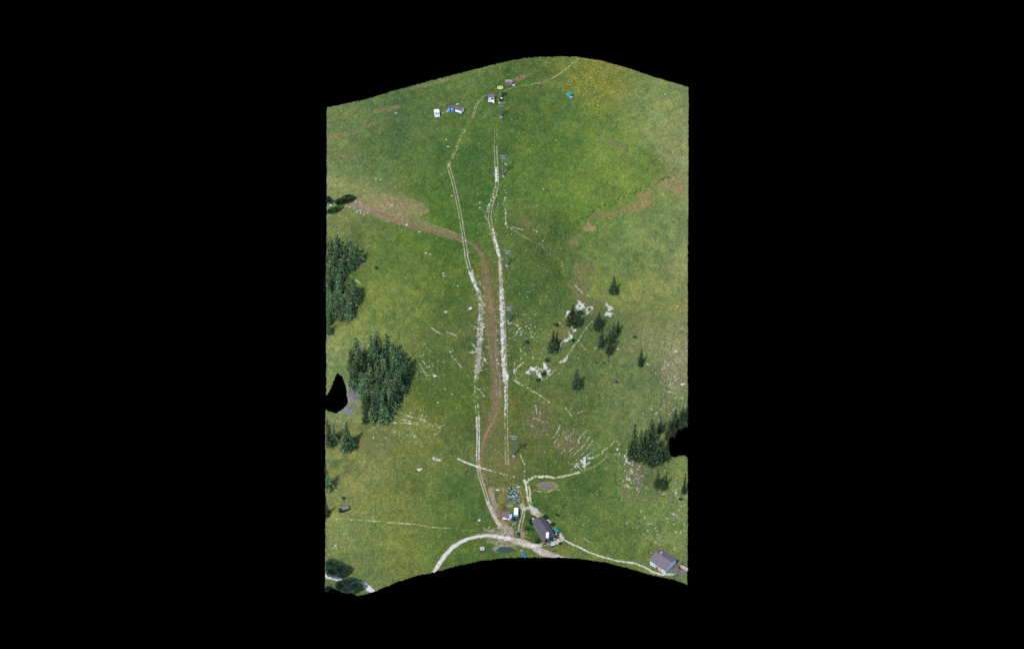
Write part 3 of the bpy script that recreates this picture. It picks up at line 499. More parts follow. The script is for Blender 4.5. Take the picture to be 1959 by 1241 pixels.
def bush(u,v,rx,ry,rz,label,rot=0,kind='shrub',cat='bush',trunk=.0,col=(.03,.062,.03),n=None,size=.6,group=None):
    g=ground(u,v); t=thing(kind,label,cat,g,rot,group); C_=[];D_=[];S_=[];K_=[]
    n=n or int(110*max(1,(rx*ry+rx*rz+ry*rz))); cl=[]
    for i in range(9):
        a=random.uniform(0,6.28); q=random.uniform(.25,.62); cl.append((q*math.cos(a),q*math.sin(a),random.uniform(-.2,.45),random.uniform(.38,.6),random.choice((.6,.85,1,1.3))))
    for i in range(min(n,9000)):
        c=random.choice(cl); d=Vector((random.gauss(0,1),random.gauss(0,1),random.gauss(0,1))).normalized()*random.uniform(.6,1)**.5*c[3]
        p=(rx*(c[0]+d.x),ry*(c[1]+d.y),max(.05,rz*(1.0+c[2]+d.z)*.6+trunk)); k=c[4]*random.uniform(.7,1.3)
        C_.append(p); D_.append((d.x,d.y,d.z+.2)); S_.append(size*random.uniform(.7,1.3)); K_.append(tuple(x*k for x in col))
    me=leafmesh('foliage',C_,D_,S_,K_); c=link('crown' if trunk else 'foliage',me,BM,t)
    tb=MB(); h=rz*.6+trunk; tb.cyl((0,0,-.3),(0,0,h),.09*max(1,trunk),.05,6)
    for i in range(5): a=i*1.26; tb.cyl((0,0,h*.4),(rx*.45*math.cos(a),ry*.45*math.sin(a),h*1.05),.05*max(1,trunk),.02,5)
    tb.build('trunk' if trunk else 'stem',TM,t)
    if u<660 or u>1300:
        bpy.context.view_layer.update(); clip(c)
    return t
bush(640,1097,7.5,5.5,6.6,'dark round broadleaf tree at the lower left edge above the white road piece',0,'broadleaf_tree','tree',1.6,(.044,.085,.042))
bush(667,1132,8.6,5,6.6,'dark broad tree at the bottom left corner between two pieces of white road',0,'broadleaf_tree','tree',1.8,(.046,.088,.046))
bush(628,1128,2.6,2,2,'low dark bush in the bottom left corner',0,col=(.02,.045,.028))
bush(660,386,7.5,3.0,3.0,'long leafy bush at the left edge beside the start of the dirt track',32,col=(.045,.09,.028)); bush(642,404,6.0,2.4,2.4,'long bush running down to the left edge from the start of the dirt track',30,col=(.055,.11,.028)); bush(628,388,2.6,3,4,'small bush cut by the left edge beside white stones',0,col=(.03,.06,.035))
for u,v,r,lb in [(1110,599,2.4,'low round bush on the long limestone outcrop'),(1095.5,652,1.7,'small light green bush beside the chain of limestone'),(1040,716,2.2,'low bush in the middle of the broad limestone outcrop'),(1030,727,2.,'low bush at the foot of the broad limestone outcrop'),(1047,690,1.9,'scrubby bush just above the broad limestone outcrop'),(1063,622,1.8,'bright low bush above the dark pointed spruce'),(1155,695,.9,'tiny bush in the open meadow right of the small black rock'),
 (720,513,1.3,'dull low bush alone on the upper left meadow'),(657,953,1.2,'tiny round bush above the small grey hut'),(655,978,2.3,'green bush growing against the small grey hut'),(1214,645,1.2,'tiny bush alone between close-set group and right edge'),(1141,694,1.0,'tiny low bush near the small black rock'),(1180,731,1.2,'tiny dark bush in the open lower right meadow'),(1008,655,1.9,'low scrub right of the wheel track below the fourth pylon'),(1066,985,1.3,'low herb clump beside the barn path'),
 (1018,1000,2.4,'tall leafy weeds beside the left wall of the long barn'),(1012,1012,2.2,'leafy weeds between the barn and the two wheel ruts'),(1028,1036,2.2,'green weeds at the lower left corner of the barn'),(1045,990,1.9,'dark shrub behind the barn next to the grey pipes'),(1058,1003,1.7,'weeds behind the barn above the green container'),(1302,955,1.5,'low green bush beside the thin spruce at the right edge')]:
    bush(u,v,r,r*.8,r*.6,lb,random.uniform(0,180),col=(.032,.075,.024),size=.4)
# ------------------------------------------------------------------ materials for the built things
M_white=mat('white_paint',(.74,.75,.78),.6,noise=.06,raw=True); M_grey=mat('weathered_grey',(140,138,142),.85,noise=.2); M_roof=mat('dark_sheet_roof',(112,104,112),.7,noise=.14,wave=('X',3.2,.25))
M_roof2=mat('mauve_roof',(128,112,124),.75,noise=.15); M_dark=mat('dark_opening',(40,46,52),.5,noise=.1); M_glass=mat('dark_glass',(58,70,78),.15,noise=.1,spec=.6); M_steel=mat('blue_grey_steel',(118,146,184),.5,.2,noise=.12)
M_steelw=mat('pale_galvanised_steel',(226,234,238),.5,.2,noise=.1); M_conc=mat('pale_concrete',(206,200,190),.95,noise=.15); M_blue=mat('blue_paint',(110,180,245),.5,noise=.12); M_cyan=mat('cyan_plastic',(30,175,235),.4,noise=.06)
M_teal=mat('teal_lid',(44,158,138),.5,noise=.1); M_dgreen=mat('dark_green_steel',(34,74,68),.6,noise=.2); M_red=mat('red_paint',(235,30,50),.5,noise=.1); M_yel=mat('yellow_paint',(255,246,150),.6,noise=.08)
M_stone=mat('rubble_stone',(208,188,186),.95,noise=.4,scale=3,bump=.5); M_rock=mat('white_limestone',(224,222,218),.95,noise=.12,scale=1.5,bump=.5); M_rust=mat('rusty_steel',(126,76,58),.9,noise=.3); M_orange=mat('orange_paint',(190,96,60),.6,noise=.15)
M_wood=mat('old_wood',(120,92,70),.95,noise=.3); M_wall=mat('pale_render',(.52,.62,.68),.85,noise=.08,raw=True); M_pink=mat('pink_render',(236,204,196),.85,noise=.1); M_tan=mat('tan_rock',(206,186,158),.95,noise=.15); M_car=mat('dark_blue_car_paint',(44,52,76),.3,noise=.06,spec=.6); M_rub=mat('rubber',(34,34,36),.9); M_purple=mat('slate_roof',(134,122,132),.75,noise=.22,scale=5,wave=('Y',4,.25)); M_lblue=mat('light_blue_sheet',(196,216,236),.6,noise=.08)
M_bgrey=mat('blue_grey_sheet',(130,156,166),.7,noise=.15); M_black=mat('black_cloth',(34,34,38),.9)
# ------------------------------------------------------------------ lift pylons
def mpx(v,u=979):                     # metres of height per photograph pixel at a place
    g=ground(u,v); return ((g.y-CAM[1])*FW[1]+(g.z-CAM[2])*FW[2])/F/math.cos(P)
def pylon_parts(t,h,arm=4.0,col=None):
    p=MB(); p.cyl((0,0,.2),(0,0,h*.55),.40,.31,12); p.cyl((0,0,h*.55),(0,0,h-.7),.31,.22,12); p.cyl((0,0,h*.55-.1),(0,0,h*.55+.1),.4,.4,12); p.build('pole',M_steel,t)
    b=MB(); b.box((0,-.2,-.1),(1.5,1.4,.9)); b.build('footing',M_conc,t,bevel=.06)
    a=MB(); a.box((0,0,h-.62),(arm,.34,.3)); a.cyl((-arm*.32,0,h-.7),(0,0,h-2.1),.07,.07,6); a.cyl((arm*.32,0,h-.7),(0,0,h-2.1),.07,.07,6); a.build('crossarm',M_steel,t)
    for s in (-1,1):
        m=MB(); m.box((s*arm*.44,0,h-.95),(.14,2.6,.2)); m.build('sheave_beam',M_steel,t); par=t
        for y in (-1.0,-.35,.35,1.0):
            w_=MB(); w_.cyl((s*arm*.44-.1,y,h-1.08),(s*arm*.44+.1,y,h-1.08),.26,.26,12); w_.build('sheave',M_steelw if y>0 else M_dark,t)
        f=MB(); f.box((s*arm*.46,0,h+.5),(.12,.12,2.1)); f.build('frame_post',M_steel,t)
    r=MB(); r.box((0,0,h+1.45),(arm*1.12,.16,.2)); r.build('service_rail',M_steelw,t)
    for s in (-1,1): MB().box((0,s*.75,h-.35),(arm*.62,.16,.16)).build('walkway_rail',M_steelw,t)
    l=MB()
    for s in (-.18,.18): l.box((s,-.52,h*.5),(.06,.06,h-1.6))
    for i in range(int(h/.45)-2): l.box((0,-.52,1+i*.45),(.36,.04,.04))
    l.build('ladder',M_steel,t)
PY=[(958.5,224,201,'topmost blue-grey lift pylon just below the hut with the yellow wheel'),(963,337,302,'blue-grey lift pylon with a tan rock slab beside its head, second from the top'),(970.3,508,481,'blue-grey lift pylon level with the bend of the dirt track, third from the top'),(973.5,617.5,588,'blue-grey lift pylon standing on white stones by the whitest stretch of track'),(983,871.5,831,'tall blue-grey lift pylon nearest the bottom station, with orange soil at its foot')]
for u,vb,vt,lb in PY:
    h=(vb-vt)*mpx(vb)-1.5; t=thing('lift_pylon',lb,'ski lift pylon',ground(u,vb),random.uniform(-3,3),'ski lift pylons up the slope'); pylon_parts(t,h)
# top return station: a yellow wheel on a lattice mast
g=ground(957,189); mp=mpx(189); t=thing('return_wheel_mast','grey lattice mast carrying the yellow return wheel beside the topmost hut','ski lift station',g); h=18*mp
p=MB()
for sx in (-.55,.55):
    for sy in (-.5,.5): p.box((sx,sy,h*.47),(.14,.14,h*.94))
for i in range(7):
    z=.6+i*h*.125
    for sy in (-.5,.5): p.cyl((-.55,sy,z),(.55,sy,z+h*.12),.06,.06,5); p.box((0,sy,z),(1.1,.08,.08))
p.build('mast',M_bgrey,t)
wm=MB(); wm.ring((0,0,h+.1),1.85,.30,28,6); wm.cyl((0,0,h-.2),(0,0,h+.35),.4,.4,12)
wm.build('return_wheel',M_yel,t)
for i in range(8):
    a=i*math.pi/4; s_=MB(); s_.box((.95*math.cos(a),.95*math.sin(a),h+.12),(1.6,.34,.16),rz=math.degrees(a)); s_.build('spoke',M_yel,t)
w2=MB(); w2.box((0,0,h-.5),(3.6,.5,.5)); w2.build('crosshead',M_grey,t)
t=thing('winch_box','small dark winch box with a pale lid at the foot of the return wheel mast','machine',ground(957.5,189.5)+Vector((.2,-1.2,0))); MB().box((0,0,.6),(1.9,1.3,1.5)).build('body',M_dark,t,bevel=.08); MB().box((.5,-.2,1.42),(1.1,1.3,.16)).build('lid',M_white,t)
for i,(u,lb) in enumerate([(948.8,'left one of two orange posts between topmost hut and lattice mast'),(953.2,'right one of two orange posts between topmost hut and lattice mast')]):
    t=thing('marker_post',lb,'post',ground(u,190.5),0,'orange posts by the topmost hut'); MB().cyl((0,0,-.2),(0,0,3.2),.13,.13,8).build('post',M_orange,t); MB().box((0,0,.05),(.5,.5,.2)).build('foot',M_conc,t)
t=thing('floodlight','white round lamp head on a short grey post above the topmost pylon','lamp',ground(955.8,203.5)); MB().cyl((0,0,0),(0,0,2.4),.12,.1,8).build('post',M_steel,t); q_=MB(); q_.cyl((0,0,2.3),(0,0,2.7),.75,.95,14); q_.cyl((0,0,2.7),(0,0,3.2),.95,.45,14); q_.build('head',M_conc,t)
t=thing('tyre','white painted tyre lying beside the crest footpath below the stone hut','tyre',ground(982.5,163.5)); MB().ring((0,0,.25),.62,.26,20,8).build('tyre_wall',M_white,t); MB().cyl((0,0,.02),(0,0,.14),.42,.42,14).build('hub',M_dark,t)
# ------------------------------------------------------------------ huts
def windowp(t,c,sx,sz,face='y',rz=0):
    """a framed window set 3 cm proud of the wall"""
    d=(sx,.08,sz) if face=='y' else (.08,sx,sz); w_=MB().box(c,d).build('window',M_glass,t)
    f=MB(); n=(0,-.03,0) if face=='y' else (-.03,0,0); k=.07
    for s in (-1,1):
        if face=='y': f.box((c[0]+s*sx/2,c[1]-.03,c[2]),(k,.08,sz+k)); f.box((c[0],c[1]-.035,c[2]+s*sz/2),(sx-k,.08,k))
        else: f.box((c[0]-.03,c[1]+s*sx/2,c[2]),(.08,k,sz+k)); f.box((c[0]-.035,c[1],c[2]+s*sz/2),(.08,sx-k,k))
    f.build('frame',M_white,w_)
def monohut(u,v,w_,d,h,rz,label,mw,mr,rise=.5,name='hut',over=.25):
    t=thing(name,label,'hut',ground(u,v),rz)
    MB().prism([(-d/2,-1.5),(d/2,-1.5),(d/2,h+rise),(-d/2,h)],-w_/2,w_/2).build('wall',mw,t)
    t.children[0].rotation_euler=(0,0,R(90))
    r=MB(); k=rise/d; r.prism([(-d/2-over,h-k*over+.02),(d/2+over,h+rise+k*over+.02),(d/2+over,h+rise+k*over+.2),(-d/2-over,h-k*over+.2)],-w_/2-over,w_/2+over); ro=r.build('roof',mr,t); ro.rotation_euler=(0,0,R(90))
    return t
t=monohut(940,191.5,4.1,3.4,3.1,0,'small white hut with mauve-grey roof and dark window beside the yellow wheel mast',M_white,M_roof2,.4)
windowp(t,(.7,-1.74,1.9),2.1,1.3); MB().box((-1.2,-1.73,1.1),(.8,.06,1.9)).build('door',M_lblue,t)
t=monohut(967.5,990.5,3.9,3.3,2.9,0,'small pale hut with mauve-grey roof and red front beside the bottom lift station',M_white,M_roof2,.5)
windowp(t,(.95,-1.68,1.9),1.7,1.1); MB().box((-.4,-1.7,2.66),(3.6,.10,.3)).build('fascia',M_lblue,t); MB().box((-2.05,0,1.2),(.3,2.9,2.3)).build('side_panel',M_dgreen,t)
t=thing('buggy','small red and white vehicle parked along the front of the pale hut','vehicle',ground(967,991.5)+Vector((0,-.9,0)))
MB().box((0,0,.65),(3.2,1.2,.55),top=.9).build('body',M_red,t,bevel=.1); MB().box((-.5,0,1.15),(1.1,1.0,.5),top=.75).build('cab',M_red,t,bevel=.08); MB().box((.6,-.05,.98),(.9,.8,.12)).build('bonnet',M_white,t); MB().box((-.5,-.42,1.16),(.75,.16,.3)).build('window',M_white,t)
for x in (-1.05,1.05):
    for y in (-.6,.6): MB().cyl((x,y-.1,.34),(x,y+.1,.34),.34,.34,12).build('wheel',M_rub,t)
t=thing('booth','narrow white booth standing between the pale hut and the green base of the lift station','booth',ground(976.8,992)); MB().box((0,0,1.3),(1.45,1.5,3.6)).build('wall',M_white,t); MB().box((0,0,3.18),(1.7,1.8,.14),rx=4).build('roof',M_lblue,t); MB().box((0,-.78,1.1),(.8,.06,2)).build('door',M_pink,t)
# bottom drive station
t=thing('lift_drive_station','white hooded lift drive station on a dark green base below the netting mat','ski lift station',ground(987,992),-2)
MB().box((0,1.6,2.8),(2.9,3.2,1.9),top=.88).build('housing',M_lblue,t,bevel=.12)
p=MB(); p.prism([(-1.9,3.75),(1.9,3.75),(1.9,4.9),(.4,5.0),(-1.5,4.2)],-1.15,1.15); ho=p.build('hood',M_white,t); ho.rotation_euler=(0,0,R(90)); ho.location=(0,2.4,0)
MB().box((0,-.1,2.3),(3.1,.5,.5)).build('front_beam',M_steel,t); MB().cyl((.1,1.4,3.7),(.1,1.4,4.0),.3,.3,12).build('vent',M_dark,t)
lg=MB()
for x in (-1.1,1.1): lg.box((x,1.6,.8),(.5,1.6,3))
lg.build('base_frame',M_dgreen,t); MB().box((-1.9,-.6,1.1),(1.6,1.9,2.7)).build('cabinet',M_dgreen,t,bevel=.06); MB().box((-.4,-1.0,1.0),(1.1,1.0,2)).build('motor',M_dark,t,bevel=.1); MB().box((.3,-.9,1.55),(.7,.7,.9)).build('gearbox',M_bgrey,t,bevel=.1)
MB().cyl((0,3.9,3.0),(0,3.9,3.25),1.5,1.5,24).build('drive_wheel',M_dark,t)
t=thing('platform','grey timber platform with a raised back edge at the foot of the lift station','platform',ground(984.5,1002)); MB().box((0,.8,.3),(2.2,3.2,.8)).build('deck',M_grey,t); MB().box((-.1,2.2,.9),(2.0,.5,.9)).build('step',M_roof2,t); MB().box((-1.15,-.7,.4),(.16,.4,1.3)).build('post',M_white,t)
# shed with blue front
t=thing('shed','white shed with dark pitched roof, chimney and blue double front near the crest','shed',ground(878,212),-30)
L,Wd,hh=6.0,4.2,2.3
MB().prism([(-Wd/2,-1.5),(Wd/2,-1.5),(Wd/2,hh),(0,hh+1.15),(-Wd/2,hh)],-L/2,L/2).build('wall',M_white,t).rotation_euler=(0,0,R(90))
k=1.15/(Wd/2)
r=MB()
for s in (-1,1): r.prism([(0,hh+1.17),(s*(Wd/2+.45),hh-.45*k+.02),(s*(Wd/2+.45),hh-.45*k+.18),(0,hh+1.35)],-L/2-.4,L/2+.4)
r.build('roof',M_roof,t).rotation_euler=(0,0,R(90)); ch=MB(); ch.box((-1.2,.3,hh+1.6),(.75,.75,1.3)); co=ch.build('chimney',M_dark,t); MB().box((-1.2,.3,hh+2.3),(1.0,1.0,.14)).build('cap',M_white,co)
MB().box((-2.2,-Wd/2-.03,1.0),(.9,.08,2.1)).build('door',M_dark,t)
t=thing('annex','blue-fronted lean-to annex at the left end of the white shed','shed',ground(862.5,213),-4)
MB().box((0,1.3,.7),(4.4,2.6,3.2)).build('wall',M_white,t); MB().box((0,1.3,2.55),(4.9,3.2,.2),rx=8).build('roof',M_roof,t)
for s in (-1,1): q_=MB(); q_.cyl((s*1.08,-.35,-.2),(s*1.08,-.35,2.0),.98,.98,16); q_.cyl((s*1.08,-.35,2.0),(s*1.08,-.35,2.45),.98,.5,16); q_.build('tank',M_blue,t)
MB().cyl((-.15,-.85,-.1),(-.15,-.85,2.9),.09,.09,8).build('pipe',M_dark,t)
# white cabin
t=thing('cabin','white boxy cabin with rounded roof and two dark windows left of the blue-fronted shed','cabin',ground(836,221),14)
MB().box((0,0,1.2),(3.4,2.6,4.4)).build('wall',M_white,t); p=MB(); p.prism([(-1.8,3.3),(1.8,3.3),(1.8,3.6),(1.1,4.0),(-1.1,4.0),(-1.8,3.6)],-1.45,1.45); p.build('roof',M_white,t)
windowp(t,(-.7,-1.34,2.3),1.05,.9); windowp(t,(.75,-1.34,2.3),.9,.9)
# ruined stone hut
t=thing('stone_hut','low rubble stone hut with a collapsed pinkish stone roof near the crest','hut',ground(973.5,160.5),0)
w_=MB()
for i in range(9):
    for j in range(4): w_.box((-2.3+i*.57+.1*(j%2),-1.6+random.uniform(-.06,.06),.0+j*.52),(.56,.5,.5),rz=random.uniform(-4,4))
w_.box((-2.35,0,.7),(.45,3.2,2.4)); w_.box((2.35,0,.7),(.45,3.2,2.4)); w_.box((0,1.5,.9),(4.6,.45,2.6)); w_.build('wall',M_grey,t)
r=MB()
for i in range(70): r.box((random.uniform(-2.4,2.4),random.uniform(-1.3,1.9),1.9+random.uniform(-.15,.35)),(random.uniform(.35,.8),random.uniform(.35,.8),.22),rz=random.uniform(0,90),rx=random.uniform(-18,18))
r.build('roof',M_stone,t)
# teal covered cattle trough
t=thing('tarpaulin_shelter','teal tarpaulin sagging over a grey frame alone on the upper right meadow','shelter',ground(1091,187),20)
p=MB(); p.add([(-2.3,2.2,2.6),(.3,2.6,3.2),(2.6,2.1,2.9),(-2.5,-.3,1.6),(0,0,2.3),(2.2,.2,2.1),(-1.6,-1.2,.4),(.4,-1.0,1.2)],[(0,3,4,1),(1,4,5,2),(3,6,7,4)]); c=p.build('tarpaulin',M_teal,t); sm=c.modifiers.new('s','SOLIDIFY'); sm.thickness=.08
q_=MB()
for x,y,z in ((-2.2,2.1,2.5),(2.4,2.0,2.8),(-2.3,-.2,1.5),(2.0,.1,2.0)): q_.cyl((x,y,-.4),(x,y,z),.07,.07,6)
q_.build('frame',M_grey,t); MB().box((.2,-1.2,.7),(2.2,1.2,1.5),rx=20,rz=14,top=.7).build('trough',M_lblue,t,bevel=.1)
# ------------------------------------------------------------------ long barn
t=thing('barn','long dark grey roofed barn with open posts along its left side','barn',ground(1040,1016),-65)
L,Wd,hh,ri=15.6,7.0,2.5,1.5
MB().prism([(-Wd/2+1.0,-1),(Wd/2,-1),(Wd/2,hh),(0,hh+ri),(-Wd/2+1.0,hh+ri*.23)],-L/2,L/2).build('wall',M_grey,t).rotation_euler=(0,0,R(90))
r=MB(); k=ri/(Wd/2)
for s in (-1,1): r.prism([(0,hh+ri+.04),(s*(Wd/2+.5),hh-.5*k+.04),(s*(Wd/2+.5),hh-.5*k+.22),(0,hh+ri+.24)],-L/2-.5,L/2+.5)
ro=r.build('roof',mat('barn_sheet_roof',(100,94,104),.65,noise=.10,scale=.8,wave=('Y',1.6,.2)),t); ro.rotation_euler=(0,0,R(90))
MB().box((0,0,hh+ri+.27),(L+1.1,.5,.1)).build('ridge_cap',mat('ridge',(120,112,120),.7),ro).rotation_euler=(0,0,R(-90))
for i in range(8): MB().box((-L/2+.3+i*(L-.6)/7,-Wd/2+.1,.75),(.2,.2,3.0)).build('post',M_white,t)
MB().box((0,-Wd/2+.1,.15),(L,.16,.5)).build('feeding_rail',M_grey,t)
MB().box((L/2+.04,1.2,1.2),(.08,2.6,2.4)).build('door',M_dgreen,t); MB().box((L/2+.04,-1.6,1.5),(.08,1.2,1)).build('window',M_glass,t)
# silo
t=thing('silo','white cylindrical silo on legs at the lower end of the long barn','silo',ground(1047.3,1034))
q_=MB(); q_.cyl((0,0,2.9),(0,0,6.6),.95,.95,20); q_.build('tank',M_white,t); q_=MB(); q_.cyl((0,0,6.6),(0,0,7.35),.95,.3,20); q_.cyl((0,0,7.35),(0,0,7.5),.35,.35,12); q_.build('top_cone',M_white,t); MB().cyl((0,0,2.9),(0,0,1.5),.95,.25,20).build('hopper',M_bgrey,t)
for x in (-.65,.65):
    for y in (-.65,.65): MB().cyl((x,y,-.3),(x,y,3.4),.08,.08,6).build('leg',M_steel,t)
def drum(u,v,label,m,r_=.45,h=1.1): t=thing('drum',label,'drum',ground(u,v),0); MB().cyl((0,0,0),(0,0,h),r_,r_,14).build('barrel',m,t); MB().ring((0,0,h*.95),r_,.05,16,5).build('rim',M_dark,t)
drum(1052,1033,'rusty drum right beside the legs of the silo',M_rust); drum(1056.5,1033.5,'dark green drum at the lower gable of the barn',M_dgreen,.6,1.4); drum(1061,1032.5,'light teal tank at the lower right corner of the barn',M_bgrey,.75,1.3); drum(1043,1036,'dark drum left of the silo legs',M_dark,.5,1)
t=thing('container','dark steel container with a teal lid behind the right side of the barn','container',ground(1064,1017),-62); MB().box((0,0,.75),(3.4,2.1,1.7)).build('body',M_dark,t,bevel=.05); MB().box((0,0,1.66),(3.6,2.25,.14)).build('lid',M_teal,t)
t=thing('trailer','rusty red trailer with a small pale tank at the right corner of the barn','trailer',ground(1066.3,1027),-70); MB().box((0,0,.8),(2.6,1.2,.8)).build('bed',M_rust,t); MB().cyl((-1.9,-.2,1.3),(-1.1,-.2,1.3),.45,.45,12).build('tank',M_lblue,t)
for y in (-.65,.65): MB().cyl((.4,y-.1,.4),(.4,y+.1,.4),.4,.4,12).build('wheel',M_rub,t)
t=thing('log_pile','brown pile of old timber behind the barn','wood pile',ground(1042,998),-30); q_=MB()
for i in range(14): q_.cyl((-1.2,random.uniform(-.9,.9),.2+.25*(i//5)),(1.2,random.uniform(-.9,.9),.2+.25*(i//5)),.16,.14,7)
q_.build('logs',M_wood,t)
t=thing('pipe_bundle','pale grey curved pipes leaning behind the barn','pipes',ground(1050,998),-55); 
for i in range(3):
    q_=MB(); pr=None
    for j in range(9):
        a=j/8*1.6; pt=(-2+4*j/8,-.5+.5*i+.3*math.sin(a*2),.25+1.2*math.sin(a)*.6)
        if pr: q_.cyl(pr,pt,.16,.16,8)
        pr=pt
    q_.build('pipe',M_steelw,t)
t=thing('wood_pile','small brown heap of firewood on the grass between the yard and the barn','wood pile',ground(1020,1031),10); q_=MB()
for i in range(22): q_.cyl((random.uniform(-.9,.3),random.uniform(-.5,.5),.15+.2*(i//6)),(random.uniform(.2,1.1),random.uniform(-.5,.5),.2+.2*(i//6)),.14,.12,6)
q_.build('logs',M_wood,t)
def rake(u,v,rz,label):
    t=thing('farm_implement',label,'farm machine',ground(u,v),rz); MB().box((0,0,.7),(2.2,.25,.3)).build('beam',M_rust,t); MB().box((0,.5,.9),(1.1,.9,.5),top=.7).build('hopper',M_rust,t,bevel=.05)
    for s in (-1,1): q_=MB(); q_.ring((s*1.15,0,.55),.5,.1,16,5,'X'); q_.build('wheel',M_rub,t)
    for i in range(7): MB().cyl((-.9+i*.3,-.05,.6),(-.9+i*.3,-.5,.05),.04,.03,5).build('tine',M_rust,t)
rake(1041.5,1042,20,'rusty brown farm implement nearest the road fork below the barn'); rake(1049,1038.5,-30,'rusty brown farm implement between the silo and the road')
t=thing('flatbed_trailer','pale flat trailer parked on the lane below the barn','trailer',ground(1057,1043),8); MB().box((0,0,1.0),(3.0,1.7,.22)).build('deck',M_lblue,t); MB().box((-1.3,0,1.35),(.14,1.6,.5)).build('headboard',M_bgrey,t); MB().box((-2.0,0,.8),(1.2,.14,.14)).build('drawbar',M_dark,t)
for x in (-.4,.8):
    for y in (-.8,.8): MB().cyl((x,y-.12,.42),(x,y+.12,.42),.42,.42,12).build('wheel',M_rub,t)
t=thing('round_bale','dark wrapped round bale on the grass edge at the right end of the lane','bale',ground(1071.5,1040),30); MB().cyl((-.6,0,.65),(.6,0,.65),.68,.68,18).build('wrap',M_black,t); MB().box((0,0,.65),(1.26,.3,.3)).build('core',M_dark,t)
t=thing('water_tank','small white tank at the upper left corner of the barn','tank',ground(1020,995),-64); MB().cyl((-.7,0,.7),(.7,0,.7),.55,.55,14).build('tank',M_white,t); MB().box((0,0,.1),(1.2,.8,.25)).build('stand',M_grey,t)
# car
t=thing('parked_car','dark blue car parked alone on the gravel yard','car',ground(992,1024),88)
p=MB(); p.prism([(-1.9,.35),(1.9,.35),(1.95,.8),(1.2,.95),(-1.7,1.0),(-1.95,.85)],-.82,.82); p.build('body',M_car,t,bevel=.06); p=MB(); p.prism([(-1.6,.98),(.9,.94),(.35,1.5),(-1.3,1.52)],-.72,.72); p.build('cabin',M_glass,t,bevel=.05); MB().box((-.45,0,1.53),(1.5,1.35,.06)).build('roof',M_car,t)
for x in (-1.2,1.2):
    for y in (-.8,.8): wq=MB().cyl((x,y-.1,.33),(x,y+.1,.33),.33,.33,14).build('wheel',M_rub,t)
for y in (-.6,.6): MB().box((1.93,y,.7),(.06,.3,.16)).build('headlight',M_white,t)
# blue trough near the bottom edge
t=thing('water_trough','long bright cyan trough with a white head at the bottom edge below the road','trough',ground(1001.8,1061),-63)
p=MB(); L=5.0; p.box((0,0,.25),(L,.9,.12)); p.box((0,.48,.5),(L,.12,.6)); p.box((0,-.48,.5),(L,.12,.6)); p.box((L/2,0,.5),(.12,.86,.6)); p.build('basin',M_cyan,t,bevel=.03); MB().box((0,0,.6),(L-.2,.8,.06)).build('water',mat('trough_water',(40,140,190),.15),t); MB().box((-L/2-.35,0,.6),(.6,1.3,.9)).build('spout_block',M_conc,t); MB().cyl((-L/2-.4,.4,.9),(-L/2-.4,.4,1.9),.08,.08,8).build('pipe',M_lblue,t)
# feeder hut near pond
t=thing('feeder','small pale-roofed feeder with a dark open front left of the green pond','feeder',ground(922.3,1053.5),10); MB().box((0,.1,.95),(1.9,1.6,1.7)).build('box',M_grey,t); MB().box((.1,.2,2.0),(2.7,2.4,.18),rx=10,ry=4).build('roof',mat('pale_sheet',(200,196,196),.7),t); MB().box((-.75,-.72,.8),(.6,.1,1.6)).build('opening',M_dark,t)
for s in (-1,1): MB().box((s*1.05,-.7,.85),(.12,.12,1.9)).build('leg',M_wood,t)
# little grey hut at left
t=thing('stone_hut','low grey roofed stone hut half hidden by green bushes near the left edge','hut',ground(661,973.5),15); MB().box((0,0,.6),(3.6,2.6,2.2)).build('wall',M_dark,t); p=MB()
for s in (-1,1): p.prism([(0,2.5),(s*1.7,1.6),(s*1.7,1.78),(0,2.7)],-2.1,2.1)
p.build('roof',mat('grey_slate',(136,124,132),.85,noise=.2),t).rotation_euler=(0,0,R(90))
# hillside shack cut by the left edge
t=thing('shack','blue-grey shack squeezed between spruces at the left edge','shack',ground(629.5,506),0); MB().box((0,0,1.8),(2.8,2.4,4.4)).build('wall',M_bgrey,t); MB().box((0,0,4.15),(3.2,3,.2),ry=12).build('roof',M_grey,t)
# house lower right
t=thing('house','pale blue and pink rendered house with a broad dark slate roof at the lower right','house',ground(1268,1078),-42)
L,Wd,hh,ri=10.6,10.6,3.9,2.2
MB().prism([(-Wd/2,-2),(Wd/2,-2),(Wd/2,hh),(0,hh+ri),(-Wd/2,hh)],-L/2,L/2).build('wall',M_wall,t).rotation_euler=(0,0,R(90))
r=MB(); k=ri/(Wd/2)
for s in (-1,1): r.prism([(0,hh+ri+.04),(s*(Wd/2+.6),hh-.6*k+.04),(s*(Wd/2+.6),hh-.6*k+.24),(0,hh+ri+.26)],-L/2-.5,L/2+.5)
ro=r.build('roof',M_purple,t); ro.rotation_euler=(0,0,R(90)); MB().box((-2.5,1.2,hh+ri+.3),(.9,.9,1.8)).build('chimney',M_pink,ro).rotation_euler=(0,0,R(-90))
MB().box((.6,-Wd/2-.05,1.3),(5.4,.14,4.4)).build('panel',M_pink,t,'pink rendered wall panel')
for x in (-4.2,-2.9,4.4): windowp(t,(x,-Wd/2-.05,1.9),.9,1.2)
MB().box((0,-Wd/2-.04,-.35),(L*.98,.1,.9)).build('plinth',M_steel,t); MB().box((-.2,-Wd/2-.14,.9),(1.1,.08,2.1)).build('door',M_wood,t)
t=thing('outbuilding','white outbuilding with bright blue door cut by the right edge beside the house','shed',ground(1311,1084),-32)
L,Wd,hh,ri=4.6,3.4,2.4,1
o1=MB().prism([(-Wd/2,-.6),(Wd/2,-.6),(Wd/2,hh),(0,hh+ri),(-Wd/2,hh)],-L/2,L/2).build('wall',M_pink,t); o1.rotation_euler=(0,0,R(90))
r=MB(); k=ri/(Wd/2)
